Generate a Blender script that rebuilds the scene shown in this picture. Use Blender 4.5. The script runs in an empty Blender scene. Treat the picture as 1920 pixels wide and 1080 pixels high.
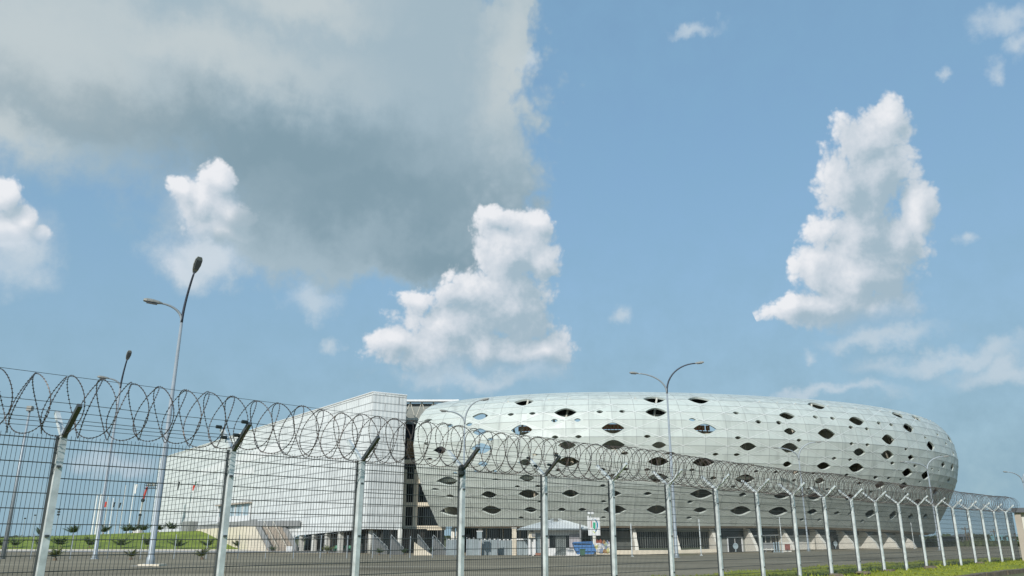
import bpy, bmesh, math, random
from mathutils import Vector, Matrix, Quaternion
from mathutils.geometry import delaunay_2d_cdt
random.seed(7)
R_ = random.Random(11)
sc = bpy.context.scene
COL = sc.collection
PI = math.pi

# ------------------------------------------------------------------ camera numbers
F = 1477.0
TH = math.atan(465 / F)
CT, ST = math.cos(TH), math.sin(TH)

def ray(px, py):                      # (X/Y, Z/Y) of the line of sight through a photo pixel
    x = (px - 960) / F; y = (540 - py) / F
    fy = CT - y * ST
    return x / fy, (ST + y * CT) / fy

def at(px, py, Y):                    # the point at distance Y seen at a pixel
    a, b = ray(px, py)
    return Vector((a * Y, Y, b * Y))

def gz(X, Y):                         # height of the ground (the camera eye is at z = 0)
    t = X / max(Y, 1.0)
    k = min(1, max(0, (t - .2) / .15))
    far = -2.8 + .6 * k
    f = min(1, max(0, (Y - 41) / 89))
    return -1.35 + (far + 1.35) * f

def mound(X, Y):                      # grass bank in front of the long stand
    g = gz(X, Y)
    f = min(1, max(0, (Y - 168) / 34)); f = f * f * (3 - 2 * f)
    h = 2.1 + (X + 130) / 55 * 2.0
    h = min(4.1, max(1.6, h))
    return g + h * f

def gp(px, Y):                        # ground point below a pixel column at distance Y
    a, b = ray(px, 1030)
    return Vector((a * Y, Y, gz(a * Y, Y)))

# ------------------------------------------------------------------ object helpers
class MB:
    def __init__(s): s.v = []; s.f = []
    def add(s, vs, fs):
        o = len(s.v); s.v += [tuple(v) for v in vs]; s.f += [tuple(i + o for i in f) for f in fs]; return s
    def quad(s, a, b, c, d): return s.add([a, b, c, d], [(0, 1, 2, 3)])
    def tri(s, a, b, c): return s.add([a, b, c], [(0, 1, 2)])
    def box(s, c, size, ax=None):     # ax: (ex, ey, ez) unit vectors
        ex, ey, ez = ax or (Vector((1, 0, 0)), Vector((0, 1, 0)), Vector((0, 0, 1)))
        c = Vector(c); h = [q / 2 for q in size]; vs = []
        for k in (-1, 1):
            for j in (-1, 1):
                for i in (-1, 1): vs.append(c + ex * (i * h[0]) + ey * (j * h[1]) + ez * (k * h[2]))
        return s.add(vs, [(0, 2, 3, 1), (4, 5, 7, 6), (0, 1, 5, 4), (2, 6, 7, 3), (0, 4, 6, 2), (1, 3, 7, 5)])
    def prism(s, poly, off):          # polygon (3-D points) pushed along off
        n = len(poly); off = Vector(off)
        vs = [Vector(p) for p in poly] + [Vector(p) + off for p in poly]
        fs = [tuple(range(n - 1, -1, -1)), tuple(range(n, 2 * n))]
        fs += [(i, (i + 1) % n, (i + 1) % n + n, i + n) for i in range(n)]
        return s.add(vs, fs)
    def tube(s, pts, r, n=6, cap=True):
        pts = [Vector(p) for p in pts]; m = len(pts); vs = []; up = None
        for i, p in enumerate(pts):
            t = (pts[min(i + 1, m - 1)] - pts[max(i - 1, 0)])
            t = t.normalized() if t.length > 1e-9 else Vector((0, 0, 1))
            if up is None: up = Vector((0, 0, 1)) if abs(t.z) < .9 else Vector((1, 0, 0))
            a = (up - t * up.dot(t))
            a = a.normalized() if a.length > 1e-6 else t.orthogonal().normalized()
            up = a; b = t.cross(a); rr = r[i] if isinstance(r, (list, tuple)) else r
            for k in range(n):
                w = 2 * PI * k / n; vs.append(p + a * (math.cos(w) * rr) + b * (math.sin(w) * rr))
        fs = [(i * n + k, i * n + (k + 1) % n, (i + 1) * n + (k + 1) % n, (i + 1) * n + k) for i in range(m - 1) for k in range(n)]
        if cap: fs += [tuple(range(n - 1, -1, -1)), tuple((m - 1) * n + k for k in range(n))]
        return s.add(vs, fs)
    def ball(s, c, r, nu=10, nv=6, jit=0, rnd=None):
        c = Vector(c); r = Vector(r) if hasattr(r, '__len__') else Vector((r, r, r)); vs = [c - Vector((0, 0, r.z))]
        for j in range(1, nv):
            a = -PI / 2 + PI * j / nv
            for i in range(nu):
                b = 2 * PI * i / nu; q = 1 + (rnd.uniform(-jit, jit) if jit else 0)
                vs.append(c + Vector((r.x * math.cos(a) * math.cos(b) * q, r.y * math.cos(a) * math.sin(b) * q, r.z * math.sin(a) * q)))
        vs.append(c + Vector((0, 0, r.z))); T = len(vs) - 1; fs = []
        for i in range(nu): fs.append((0, 1 + (i + 1) % nu, 1 + i))
        for j in range(nv - 2):
            for i in range(nu):
                a = 1 + j * nu; fs.append((a + i, a + (i + 1) % nu, a + nu + (i + 1) % nu, a + nu + i))
        for i in range(nu): fs.append((1 + (nv - 2) * nu + i, 1 + (nv - 2) * nu + (i + 1) % nu, T))
        return s.add(vs, fs)
    def build(s, name, m, parent=None, smooth=False, loc=None):
        me = bpy.data.meshes.new(name)
        org = Vector(loc) if loc is not None else (Vector(parent['_o']) if parent is not None and '_o' in parent else Vector((0, 0, 0)))
        me.from_pydata([tuple(Vector(v) - org) for v in s.v], [], s.f); me.update()
        if smooth: me.polygons.foreach_set('use_smooth', [True] * len(me.polygons))
        if m: me.materials.append(m)
        o = bpy.data.objects.new(name, me); COL.objects.link(o)
        if parent is not None:
            o.parent = parent
        else:
            o.location = org
        return o

ORG = {}
def thing(name, label, cat, loc=(0, 0, 0), group=None):
    o = bpy.data.objects.new(name, None); COL.objects.link(o); o.location = loc; o.empty_display_size = .3
    o['label'] = label; o['category'] = cat; o['_o'] = [float(q) for q in loc]
    if group: o['group'] = group
    return o
def sub(o, parent):                   # remember the origin for sub-parts
    o['_o'] = list(parent['_o']); return o
def tag(o, label, cat, group=None):
    o['label'] = label; o['category'] = cat
    if group: o['group'] = group
    return o
def struct(o, kind='structure'):
    o['kind'] = kind; return o
def clone(root, loc, label=None, group=None):
    r = root.copy(); COL.objects.link(r); r.location = loc
    if label: r['label'] = label
    if group: r['group'] = group
    for ch in list(root.children):
        c = ch.copy(); COL.objects.link(c); c.parent = r
        for g in list(ch.children):
            d = g.copy(); COL.objects.link(d); d.parent = c
    return r

# ------------------------------------------------------------------ materials
def nt(m): return m.node_tree.nodes, m.node_tree.links
def mat(name, base, rough=.7, metal=0., var=.12, scale=1.5, bump=0., bscale=None, spec=.4, stretch=None, base2=None, detail=6., tone=False, streak=0., alpha=None):
    m = bpy.data.materials.new(name); m.use_nodes = True
    n, l = nt(m); b = n['Principled BSDF']
    b.inputs['Roughness'].default_value = rough; b.inputs['Metallic'].default_value = metal
    b.inputs['Specular IOR Level'].default_value = spec
    tc = n.new('ShaderNodeTexCoord'); mp = n.new('ShaderNodeMapping')
    l.new(tc.outputs['Object'], mp.inputs['Vector'])
    if stretch: mp.inputs['Scale'].default_value = stretch
    no = n.new('ShaderNodeTexNoise'); no.inputs['Scale'].default_value = scale; no.inputs['Detail'].default_value = detail; no.inputs['Roughness'].default_value = .6
    l.new(mp.outputs[0], no.inputs['Vector'])
    cr = n.new('ShaderNodeValToRGB')
    d = [c * (1 - var) for c in base]; u = [min(1, c * (1 + var)) for c in (base2 or base)]
    cr.color_ramp.elements[0].position = .32; cr.color_ramp.elements[1].position = .68
    cr.color_ramp.elements[0].color = (*d, 1); cr.color_ramp.elements[1].color = (*u, 1)
    l.new(no.outputs['Fac'], cr.inputs[0]); out = cr.outputs[0]
    if streak:
        mp2 = n.new('ShaderNodeMapping'); mp2.inputs['Scale'].default_value = (1, 1, .12); l.new(tc.outputs['Object'], mp2.inputs['Vector'])
        n2 = n.new('ShaderNodeTexNoise'); n2.inputs['Scale'].default_value = .9; n2.inputs['Detail'].default_value = 5; l.new(mp2.outputs[0], n2.inputs['Vector'])
        r2 = n.new('ShaderNodeMapRange'); r2.inputs['From Min'].default_value = .5; r2.inputs['From Max'].default_value = .75; r2.inputs['To Min'].default_value = 1; r2.inputs['To Max'].default_value = 1 - streak
        l.new(n2.outputs['Fac'], r2.inputs['Value'])
        mx = n.new('ShaderNodeMix'); mx.data_type = 'RGBA'; mx.blend_type = 'MULTIPLY'; mx.inputs[0].default_value = 1
        l.new(out, mx.inputs[6]); l.new(r2.outputs[0], mx.inputs[7]); out = mx.outputs[2]
    if tone:
        at_ = n.new('ShaderNodeAttribute'); at_.attribute_name = 'tone'
        mx = n.new('ShaderNodeMix'); mx.data_type = 'RGBA'; mx.blend_type = 'MULTIPLY'; mx.inputs[0].default_value = 1
        l.new(out, mx.inputs[6]); l.new(at_.outputs['Fac'], mx.inputs[7]); out = mx.outputs[2]
    l.new(out, b.inputs['Base Color'])
    if bump:
        nb = n.new('ShaderNodeTexNoise'); nb.inputs['Scale'].default_value = bscale or scale * 4; nb.inputs['Detail'].default_value = 5; l.new(mp.outputs[0], nb.inputs['Vector'])
        bp = n.new('ShaderNodeBump'); bp.inputs['Strength'].default_value = bump; bp.inputs['Distance'].default_value = .05
        l.new(nb.outputs['Fac'], bp.inputs['Height']); l.new(bp.outputs[0], b.inputs['Normal'])
    return m

M = {}
M['shell'] = mat('shell_membrane', (.555, .60, .55), .45, .0, .05, .25, tone=True, streak=.22, spec=.5)
M['seam'] = mat('seam_white', (.72, .745, .71), .5, 0, .05, 2)
M['joint'] = mat('joint_grey', (.40, .43, .41), .6, 0, .15, 2)
M['cream'] = mat('cream_concrete', (.72, .64, .50), .8, 0, .08, .8, bump=.1)
M['fin'] = mat('fin_plaster', (.76, .73, .64), .8, 0, .06, .8)
M['concrete'] = mat('concrete', (.27, .275, .265), .85, 0, .15, .6, bump=.2)
M['tanconc'] = mat('tan_concrete', (.46, .40, .33), .85, 0, .12, .6, bump=.2)
M['slab'] = mat('slab_concrete', (.62, .62, .52), .85, 0, .12, .4)
M['inner'] = mat('inner_wall', (.68, .65, .52), .85, 0, .3, .25)
M['darksteel'] = mat('dark_steel', (.045, .045, .05), .6, .3, .2, 1)
M['strut'] = mat('strut_paint', (.60, .57, .48), .6, 0, .06, 1)
M['glass'] = mat('dark_glass', (.02, .024, .026), .12, 0, .3, .3, spec=.6)
M['slats'] = mat('slat_glass', (.11, .12, .11), .45, .1, .3, .5)
M['greywall'] = mat('grey_wall', (.27, .28, .25), .8, 0, .12, .5)
M['palewall'] = mat('pale_wall', (.64, .63, .57), .8, 0, .08, .5)
M['white'] = mat('white_paint', (.78, .78, .76), .6, 0, .05, 1)
M['whiteframe'] = mat('white_frame', (.74, .75, .75), .5, 0, .04, 1)
M['pane'] = mat('pale_pane', (.40, .50, .54), .15, 0, .1, .3, spec=.7)
M['seat'] = mat('seat_orange', (.72, .25, .11), .6, 0, .1, 3)
M['seatpad'] = mat('seat_tan', (.80, .62, .42), .7, 0, .1, 3)
M['galv'] = mat('galvanised_post', (.62, .66, .65), .5, .12, .22, 6, spec=.5)
M['wire'] = mat('mesh_wire', (.085, .095, .095), .55, .3, .2, 3)
M['razor'] = mat('razor_wire', (.075, .072, .072), .5, .4, .35, 4, base2=(.11, .085, .07))
M['steelshade'] = mat('steel_arm_shade', (.10, .11, .11), .5, .4, .2, 4)  # dark steel of clamps and bolts; painted shade on the near arms
M['lamp'] = mat('lamp_steel', (.36, .40, .42), .5, .25, .1, 2)
M['lamparmshade'] = mat('lamp_arm_shade', (.06, .07, .09), .5, .4, .15, 2)  # shade of the right-hand lamp arms, painted as a dark colour
M['lamphead'] = mat('lamp_head', (.30, .30, .27), .5, .1, .15, 5)
M['lens'] = mat('lamp_lens', (.10, .11, .12), .2, 0, .1, 5, spec=.7)
M['asphalt'] = mat('asphalt', (.215, .183, .125), .92, 0, .34, .09, bump=.15, bscale=8, stretch=(.6, 2.6, 1), base2=(.275, .238, .168), spec=.1, detail=9)
M['road'] = mat('road_asphalt', (.20, .185, .16), .9, 0, .2, .8, bump=.2)
M['pave'] = mat('paving', (.33, .32, .30), .9, 0, .1, .5)
M['kerb'] = mat('kerb_stone', (.16, .13, .09), .9, 0, .35, 3, bump=.4)
M['palekerb'] = mat('pale_kerb', (.60, .56, .47), .85, 0, .1, 1)
M['line'] = mat('line_paint', (.45, .44, .42), .8, 0, .2, 2)
M['soil'] = mat('field_grass', (.085, .10, .035), .95, 0, .3, .15, base2=(.13, .125, .05))
M['lawn'] = mat('lawn', (.15, .21, .024), .95, 0, .22, .22, bump=.5, bscale=3, base2=(.20, .25, .032), detail=9)
M['verge'] = mat('verge_grass', (.19, .235, .018), .95, 0, .22, .9, bump=.6, bscale=12, base2=(.27, .28, .03), detail=9)
M['blade'] = mat('grass_blade', (.19, .24, .02), .8, 0, .15, .8, base2=(.26, .275, .03))
M['weed'] = mat('weed_leaf', (.06, .10, .016), .8, 0, .3, 2, base2=(.12, .17, .025))
M['palm'] = mat('palm_leaf', (.03, .055, .016), .7, 0, .3, 3, base2=(.06, .09, .024))
M['palmdry'] = mat('palm_leaf_pale', (.07, .10, .025), .7, 0, .3, 3, base2=(.14, .15, .04))
M['bark'] = mat('bark', (.16, .12, .08), .9, 0, .25, 4)
M['leaf'] = mat('tree_leaf', (.04, .058, .028), .8, 0, .3, .5, base2=(.065, .088, .04))
M['scrub'] = mat('scrub', (.06, .085, .03), .9, 0, .35, .3, base2=(.10, .12, .045))
M['blue'] = mat('skip_blue', (.09, .22, .46), .6, 0, .15, 1)
M['green'] = mat('bin_green', (.06, .14, .09), .6, 0, .1, 2)
M['chairgreen'] = mat('chair_green', (.02, .2, .1), .5, 0, .1, 3)
M['red'] = mat('boom_red', (.45, .05, .035), .5, 0, .1, 2)
M['black'] = mat('black_rubber', (.02, .02, .02), .7, 0, .1, 2)
M['hoard'] = mat('hoarding_metal', (.30, .35, .36), .5, .2, .12, 1)
M['roofwhite'] = mat('roof_sheet', (.68, .69, .66), .6, 0, .05, 1)
M['roofgrey'] = mat('roof_grey', (.12, .13, .14), .7, 0, .15, 1)
M['roofteal'] = mat('roof_teal', (.22, .42, .42), .6, 0, .1, 1)
M['houseblue'] = mat('house_blue', (.36, .56, .62), .7, 0, .08, 1)
M['housetan'] = mat('house_tan', (.48, .42, .34), .8, 0, .1, 1)
M['block'] = mat('screen_block', (.26, .29, .28), .8, 0, .1, 2)
M['skin'] = mat('skin', (.06, .035, .022), .6, 0, .05, 8)
M['shirt'] = mat('white_shirt', (.78, .78, .78), .8, 0, .04, 6)
M['trouser'] = mat('dark_trousers', (.03, .03, .04), .8, 0, .1, 6)
M['logored'] = mat('logo_red', (.45, .06, .06), .5, 0, .03, 3)
M['logogreen'] = mat('logo_green', (.03, .40, .22), .5, 0, .03, 3)
M['logoblue'] = mat('logo_blue', (.05, .22, .38), .5, 0, .03, 3)
M['logoyellow'] = mat('logo_yellow', (.55, .62, .2), .5, 0, .03, 3)
M['flagred'] = mat('flag_red', (.5, .06, .04), .7, 0, .05, 3)
M['flagdark'] = mat('flag_dark', (.02, .03, .03), .7, 0, .1, 3)
M['flaggreen'] = mat('flag_green', (.03, .16, .08), .7, 0, .1, 3)
M['orangered'] = mat('flag_orange', (.6, .12, .07), .7, 0, .1, 3)

def clad_mat(name, base, bw, rh, off):
    m = bpy.data.materials.new(name); m.use_nodes = True
    n, l = nt(m); b = n['Principled BSDF']; b.inputs['Roughness'].default_value = .5; b.inputs['Specular IOR Level'].default_value = .4
    uv = n.new('ShaderNodeUVMap'); br = n.new('ShaderNodeTexBrick'); br.offset = off
    l.new(uv.outputs[0], br.inputs['Vector'])
    br.inputs['Scale'].default_value = 1; br.inputs['Brick Width'].default_value = bw; br.inputs['Row Height'].default_value = rh
    br.inputs['Mortar Size'].default_value = .11; br.inputs['Mortar Smooth'].default_value = .3; br.inputs['Bias'].default_value = 0
    br.inputs['Color1'].default_value = (*[c * .965 for c in base], 1); br.inputs['Color2'].default_value = (*[c * 1.03 for c in base], 1)
    br.inputs['Mortar'].default_value = (*[c * .5 for c in base], 1)
    no = n.new('ShaderNodeTexNoise'); no.inputs['Scale'].default_value = .22; no.inputs['Detail'].default_value = 7; no.inputs['Roughness'].default_value = .65; l.new(uv.outputs[0], no.inputs['Vector'])
    mr = n.new('ShaderNodeMapRange'); mr.inputs['From Min'].default_value = .3; mr.inputs['From Max'].default_value = .7; mr.inputs['To Min'].default_value = .82; mr.inputs['To Max'].default_value = 1.08
    l.new(no.outputs['Fac'], mr.inputs['Value'])
    # fine vertical flutes of the sheet
    wv = n.new('ShaderNodeTexWave'); wv.inputs['Scale'].default_value = .42; wv.bands_direction = 'X'; l.new(uv.outputs[0], wv.inputs['Vector'])
    mr2 = n.new('ShaderNodeMapRange'); mr2.inputs['To Min'].default_value = .94; mr2.inputs['To Max'].default_value = 1.03; l.new(wv.outputs['Fac'], mr2.inputs['Value'])
    mm = n.new('ShaderNodeMath'); mm.operation = 'MULTIPLY'; l.new(mr.outputs[0], mm.inputs[0]); l.new(mr2.outputs[0], mm.inputs[1])
    mx = n.new('ShaderNodeMix'); mx.data_type = 'RGBA'; mx.blend_type = 'MULTIPLY'; mx.inputs[0].default_value = 1
    l.new(br.outputs['Color'], mx.inputs[6]); l.new(mm.outputs[0], mx.inputs[7]); l.new(mx.outputs[2], b.inputs['Base Color'])
    bp = n.new('ShaderNodeBump'); bp.inputs['Strength'].default_value = .5; bp.inputs['Distance'].default_value = .05
    l.new(wv.outputs['Fac'], bp.inputs['Height']); l.new(bp.outputs[0], b.inputs['Normal'])
    return m
M['clad'] = clad_mat('panel_cladding', (.77, .79, .765), 5.4, 1.36, .5)

def uv_planar(o, org, eu, ev):
    me = o.data; uv = me.uv_layers.new(name='UVMap'); base = Vector(o.get('_base', (0, 0, 0)))
    for lp in me.loops:
        p = me.vertices[lp.vertex_index].co + base - org
        uv.data[lp.index].uv = (p.dot(eu) + 300, p.dot(ev) + 40)

# ------------------------------------------------------------------ ground, road, kerbs
FD = Vector((math.sin(math.radians(43.74)), math.cos(math.radians(43.74)), 0))     # along the fence
FN = Vector((-FD.y, FD.x, 0))                                                   # away from the camera
a0, _b = ray(118, 815)
P0 = Vector((a0 * 10.96, 10.96, 0))
def fw(a, w, z=None):                 # a metres along the fence from its first post in view, w beyond it
    p = P0 + FD * a + FN * w
    return Vector((p.x, p.y, gz(p.x, p.y) if z is None else z))
W_GRASS, W_KERB = 4.3, -3.15

def sheet(name, xs, ys, zf, m, keep=None):
    mb = MB(); nx = len(xs)
    for y in ys:
        for x in xs: mb.v.append((x, y, zf(x, y)))
    for j in range(len(ys) - 1):
        for i in range(nx - 1):
            if keep and not keep((xs[i] + xs[i + 1]) / 2, (ys[j] + ys[j + 1]) / 2): continue
            mb.f.append((j * nx + i, j * nx + i + 1, (j + 1) * nx + i + 1, (j + 1) * nx + i))
    return mb.build(name, m, smooth=True)
def rng(a, b, n): return [a + (b - a) * i / n for i in range(n + 1)]
xs = [-6000, -3000, -1200, -600] + rng(-400, 400, 40) + [600, 1200, 3000, 6000]
ys = [-3000, -800, -300, -100] + rng(-40, 400, 44) + [500, 700, 1000, 2000, 6000]
struct(sheet('ground', xs, ys, lambda x, y: gz(x, y) - .12, M['soil']))

def strip(name, A, W, zf, m, keep=None, smooth=True):
    mb = MB(); n = len(A)
    for w in W:
        for a in A:
            p = P0 + FD * a + FN * w; mb.v.append((p.x, p.y, zf(p.x, p.y, a, w)))
    for j in range(len(W) - 1):
        for i in range(n - 1):
            p = P0 + FD * ((A[i] + A[i + 1]) / 2) + FN * ((W[j] + W[j + 1]) / 2)
            if keep and not keep(p.x, p.y): continue
            mb.f.append((j * n + i, j * n + i + 1, (j + 1) * n + i + 1, (j + 1) * n + i))
    return mb.build(name, m, smooth=smooth)
struct(strip('parking_asphalt', rng(-160, 260, 105), rng(W_GRASS - .3, 230, 60), lambda x, y, a, w: gz(x, y) - .03, M['asphalt'], keep=lambda x, y: y < 186))
def vz(x, y, a, w):
    u = .05 * math.sin(a * .9) * math.sin(w * .8 + 1) + .03 * math.sin(a * 2.3 + w)
    edge = .10 * max(0, 1 - abs(w - W_GRASS) / 1.0)
    lip = max(0, (-w - 2.4) / .75) * .05
    return gz(x, y) + .02 + u * (1 if -2.8 < w < 5 else .2) - edge * .4 - lip
struct(strip('grass_verge', rng(-30, 62, 184), [W_KERB + .16] + rng(-2.8, W_GRASS, 30), vz, M['verge']))
struct(strip('road', rng(-120, 260, 40), [-30, -20, -12, -8, W_KERB - .13], lambda x, y, a, w: -1.52, M['road']))
kb = MB()
for i in range(-10, 64):
    a = i * 1.0; j = R_.uniform(-.02, .02)
    c = P0 + FD * (a + .5) + FN * (W_KERB + j)
    kb.box((c.x, c.y, -1.49 + R_.uniform(-.015, .015)), (.975, .28, .34), (FD, FN, Vector((0, 0, 1))))
struct(kb.build('kerb', M['kerb']))
# faint bay markings on the parking asphalt
ml = MB()
for px, py, L, ang in ((405, 1057, 5, .2), (1062, 1048, 5.5, -.25), (1290, 1048, 6, -.2), (700, 1062, 5, .1), (1160, 1061, 5, .15), (560, 1068, 4.5, .15), (1430, 1052, 6, -.15), (1225, 1057, 4, .1)):
    a, b = ray(px, py); Y = 40
    for _ in range(30): Y = gz(a * Y, Y) / b
    p = Vector((a * Y, Y, 0)); d = Vector((math.cos(ang), math.sin(ang), 0)); q = Vector((-d.y, d.x, 0))
    vs = []
    for k in range(5):
        for e in (-.07, .07):
            r = p + d * (L * (k / 4 - .5)) + q * e; vs.append((r.x, r.y, gz(r.x, r.y) - .022))
    ml.add(vs, [(2 * k, 2 * k + 2, 2 * k + 3, 2 * k + 1) for k in range(4)])
struct(ml.build('parking_markings', M['line']))
# lawn bank with its pale kerb
def lawn_keep(x, y): return x < -52.6 - (y - 168) * .725 + .4
lw = MB(); ny = 26; nx = 44
for j in range(ny + 1):
    y = 168 + (j / ny) ** 1.2 * 120
    xr = -52.9 - (y - 168) * .725
    for i in range(nx + 1):
        x = xr - (1 - (1 - i / nx) ** 1.0) * 190
        lw.v.append((x, y, mound(x, y) + .03 + .06 * math.sin(x * .7) * math.sin(y * .5)))
for j in range(ny):
    for i in range(nx): lw.f.append((j * (nx + 1) + i + 1, j * (nx + 1) + i, (j + 1) * (nx + 1) + i, (j + 1) * (nx + 1) + i + 1))
struct(lw.build('lawn_bank', M['lawn'], smooth=True))
pk = MB()
for i in range(64):
    x = -50.4 - i * 3; pk.box((x, 167.8, gz(x, 168) + .06), (2.97, .3, .34))
struct(pk.build('lawn_kerb', M['palekerb']))
struct(strip('plaza_paving', rng(-160, 220, 60), [0, 1], lambda x, y, a, w: 0, M['pave'], keep=lambda x, y: False)) if False else None
pv = sheet('paving', rng(-150, -14, 34), rng(146, 168, 6), lambda x, y: gz(x, y) + .004, M['pave'], keep=lambda x, y: (y > 146 - (x + 30) * .16))
struct(pv)

# ------------------------------------------------------------------ stadium bowl
CX, CY0, RR, RL = 18., 128., 90.3, 56.
PROF = [(6.9, 1.6), (5.5, 3.6), (2.9, 7.2), (1.0, 11), (0, 15), (.3, 18), (.9, 19.8), (2.3, 21.6), (4.5, 22.9), (8, 23.9), (12, 24.3), (16, 24.3)]
QS = [0.]
for i in range(len(PROF) - 1): QS.append(QS[-1] + math.hypot(PROF[i + 1][0] - PROF[i][0], PROF[i + 1][1] - PROF[i][1]))
def prof(q):
    for i in range(len(QS) - 1):
        if q <= QS[i + 1] or i == len(QS) - 2:
            f = (q - QS[i]) / (QS[i + 1] - QS[i])
            return PROF[i][0] + f * (PROF[i + 1][0] - PROF[i][0]), PROF[i][1] + f * (PROF[i + 1][1] - PROF[i][1])
def prof_inset(z):
    for i in range(len(PROF) - 2):
        if z <= PROF[i + 1][1]:
            f = (z - PROF[i][1]) / (PROF[i + 1][1] - PROF[i][1]); return PROF[i][0] + f * (PROF[i + 1][0] - PROF[i][0])
    return 12.
def bowl(s, inset, z, tilt=True):
    R = RR if s >= 0 else RL; ph = s / R
    nx, ny = math.sin(ph), -math.cos(ph)
    x = CX + R * math.sin(ph) - nx * inset; y = CY0 + R - R * math.cos(ph) - ny * inset
    if tilt:
        k = min(1, max(0, (s - 25) / 75)); k = k * k * (3 - 2 * k)
        if z > 12: z *= 1 + .05 * k * min(1, (z - 12) / 8)
        z -= 1.2 * k * min(1, max(0, (8 - z) / 7))
    return Vector((x, y, z))
def bnorm(s):
    R = RR if s >= 0 else RL; return Vector((math.sin(s / R), -math.cos(s / R), 0))
ROWS = [0, 1.55, 3.03, 4.53, 6.0, 7.43, 8.8, 10.15, 11.5, 12.83, 14.16, 15.53, 16.9, 18.3, 19.75, 21.25, 22.75, 24.4, 26.4, 28.64, 32.66, 36.6]
SP, S0 = 3.79, -1.75
NODE = {}
def node(c, r):
    if (c, r) not in NODE:
        i, z = prof(ROWS[r])
        o = .06 if (c + r) % 2 == 0 else 0.
        if r == 0 or r > 18: o = 0
        sx = S0 + SP * c
        if c <= -9: sx = -38.2
        NODE[(c, r)] = bowl(sx, i - o, z)
    return NODE[(c, r)]
def shell_pt(s, q):
    u = (s - S0) / SP; c = math.floor(u); u -= c
    if c < -9: c = -9; u = 0
    r = 0
    while r < len(ROWS) - 2 and q >= ROWS[r + 1]: r += 1
    v = (q - ROWS[r]) / (ROWS[r + 1] - ROWS[r])
    A, B, C_, D = node(c, r), node(c + 1, r), node(c, r + 1), node(c + 1, r + 1)
    if (c + r) % 2:
        return A + (B - A) * u + (D - B) * v if v < u else A + (C_ - A) * v + (D - C_) * u
    return A + (B - A) * u + (C_ - A) * v if u + v < 1 else D + (C_ - D) * (1 - u) + (B - D) * (1 - v)
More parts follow.
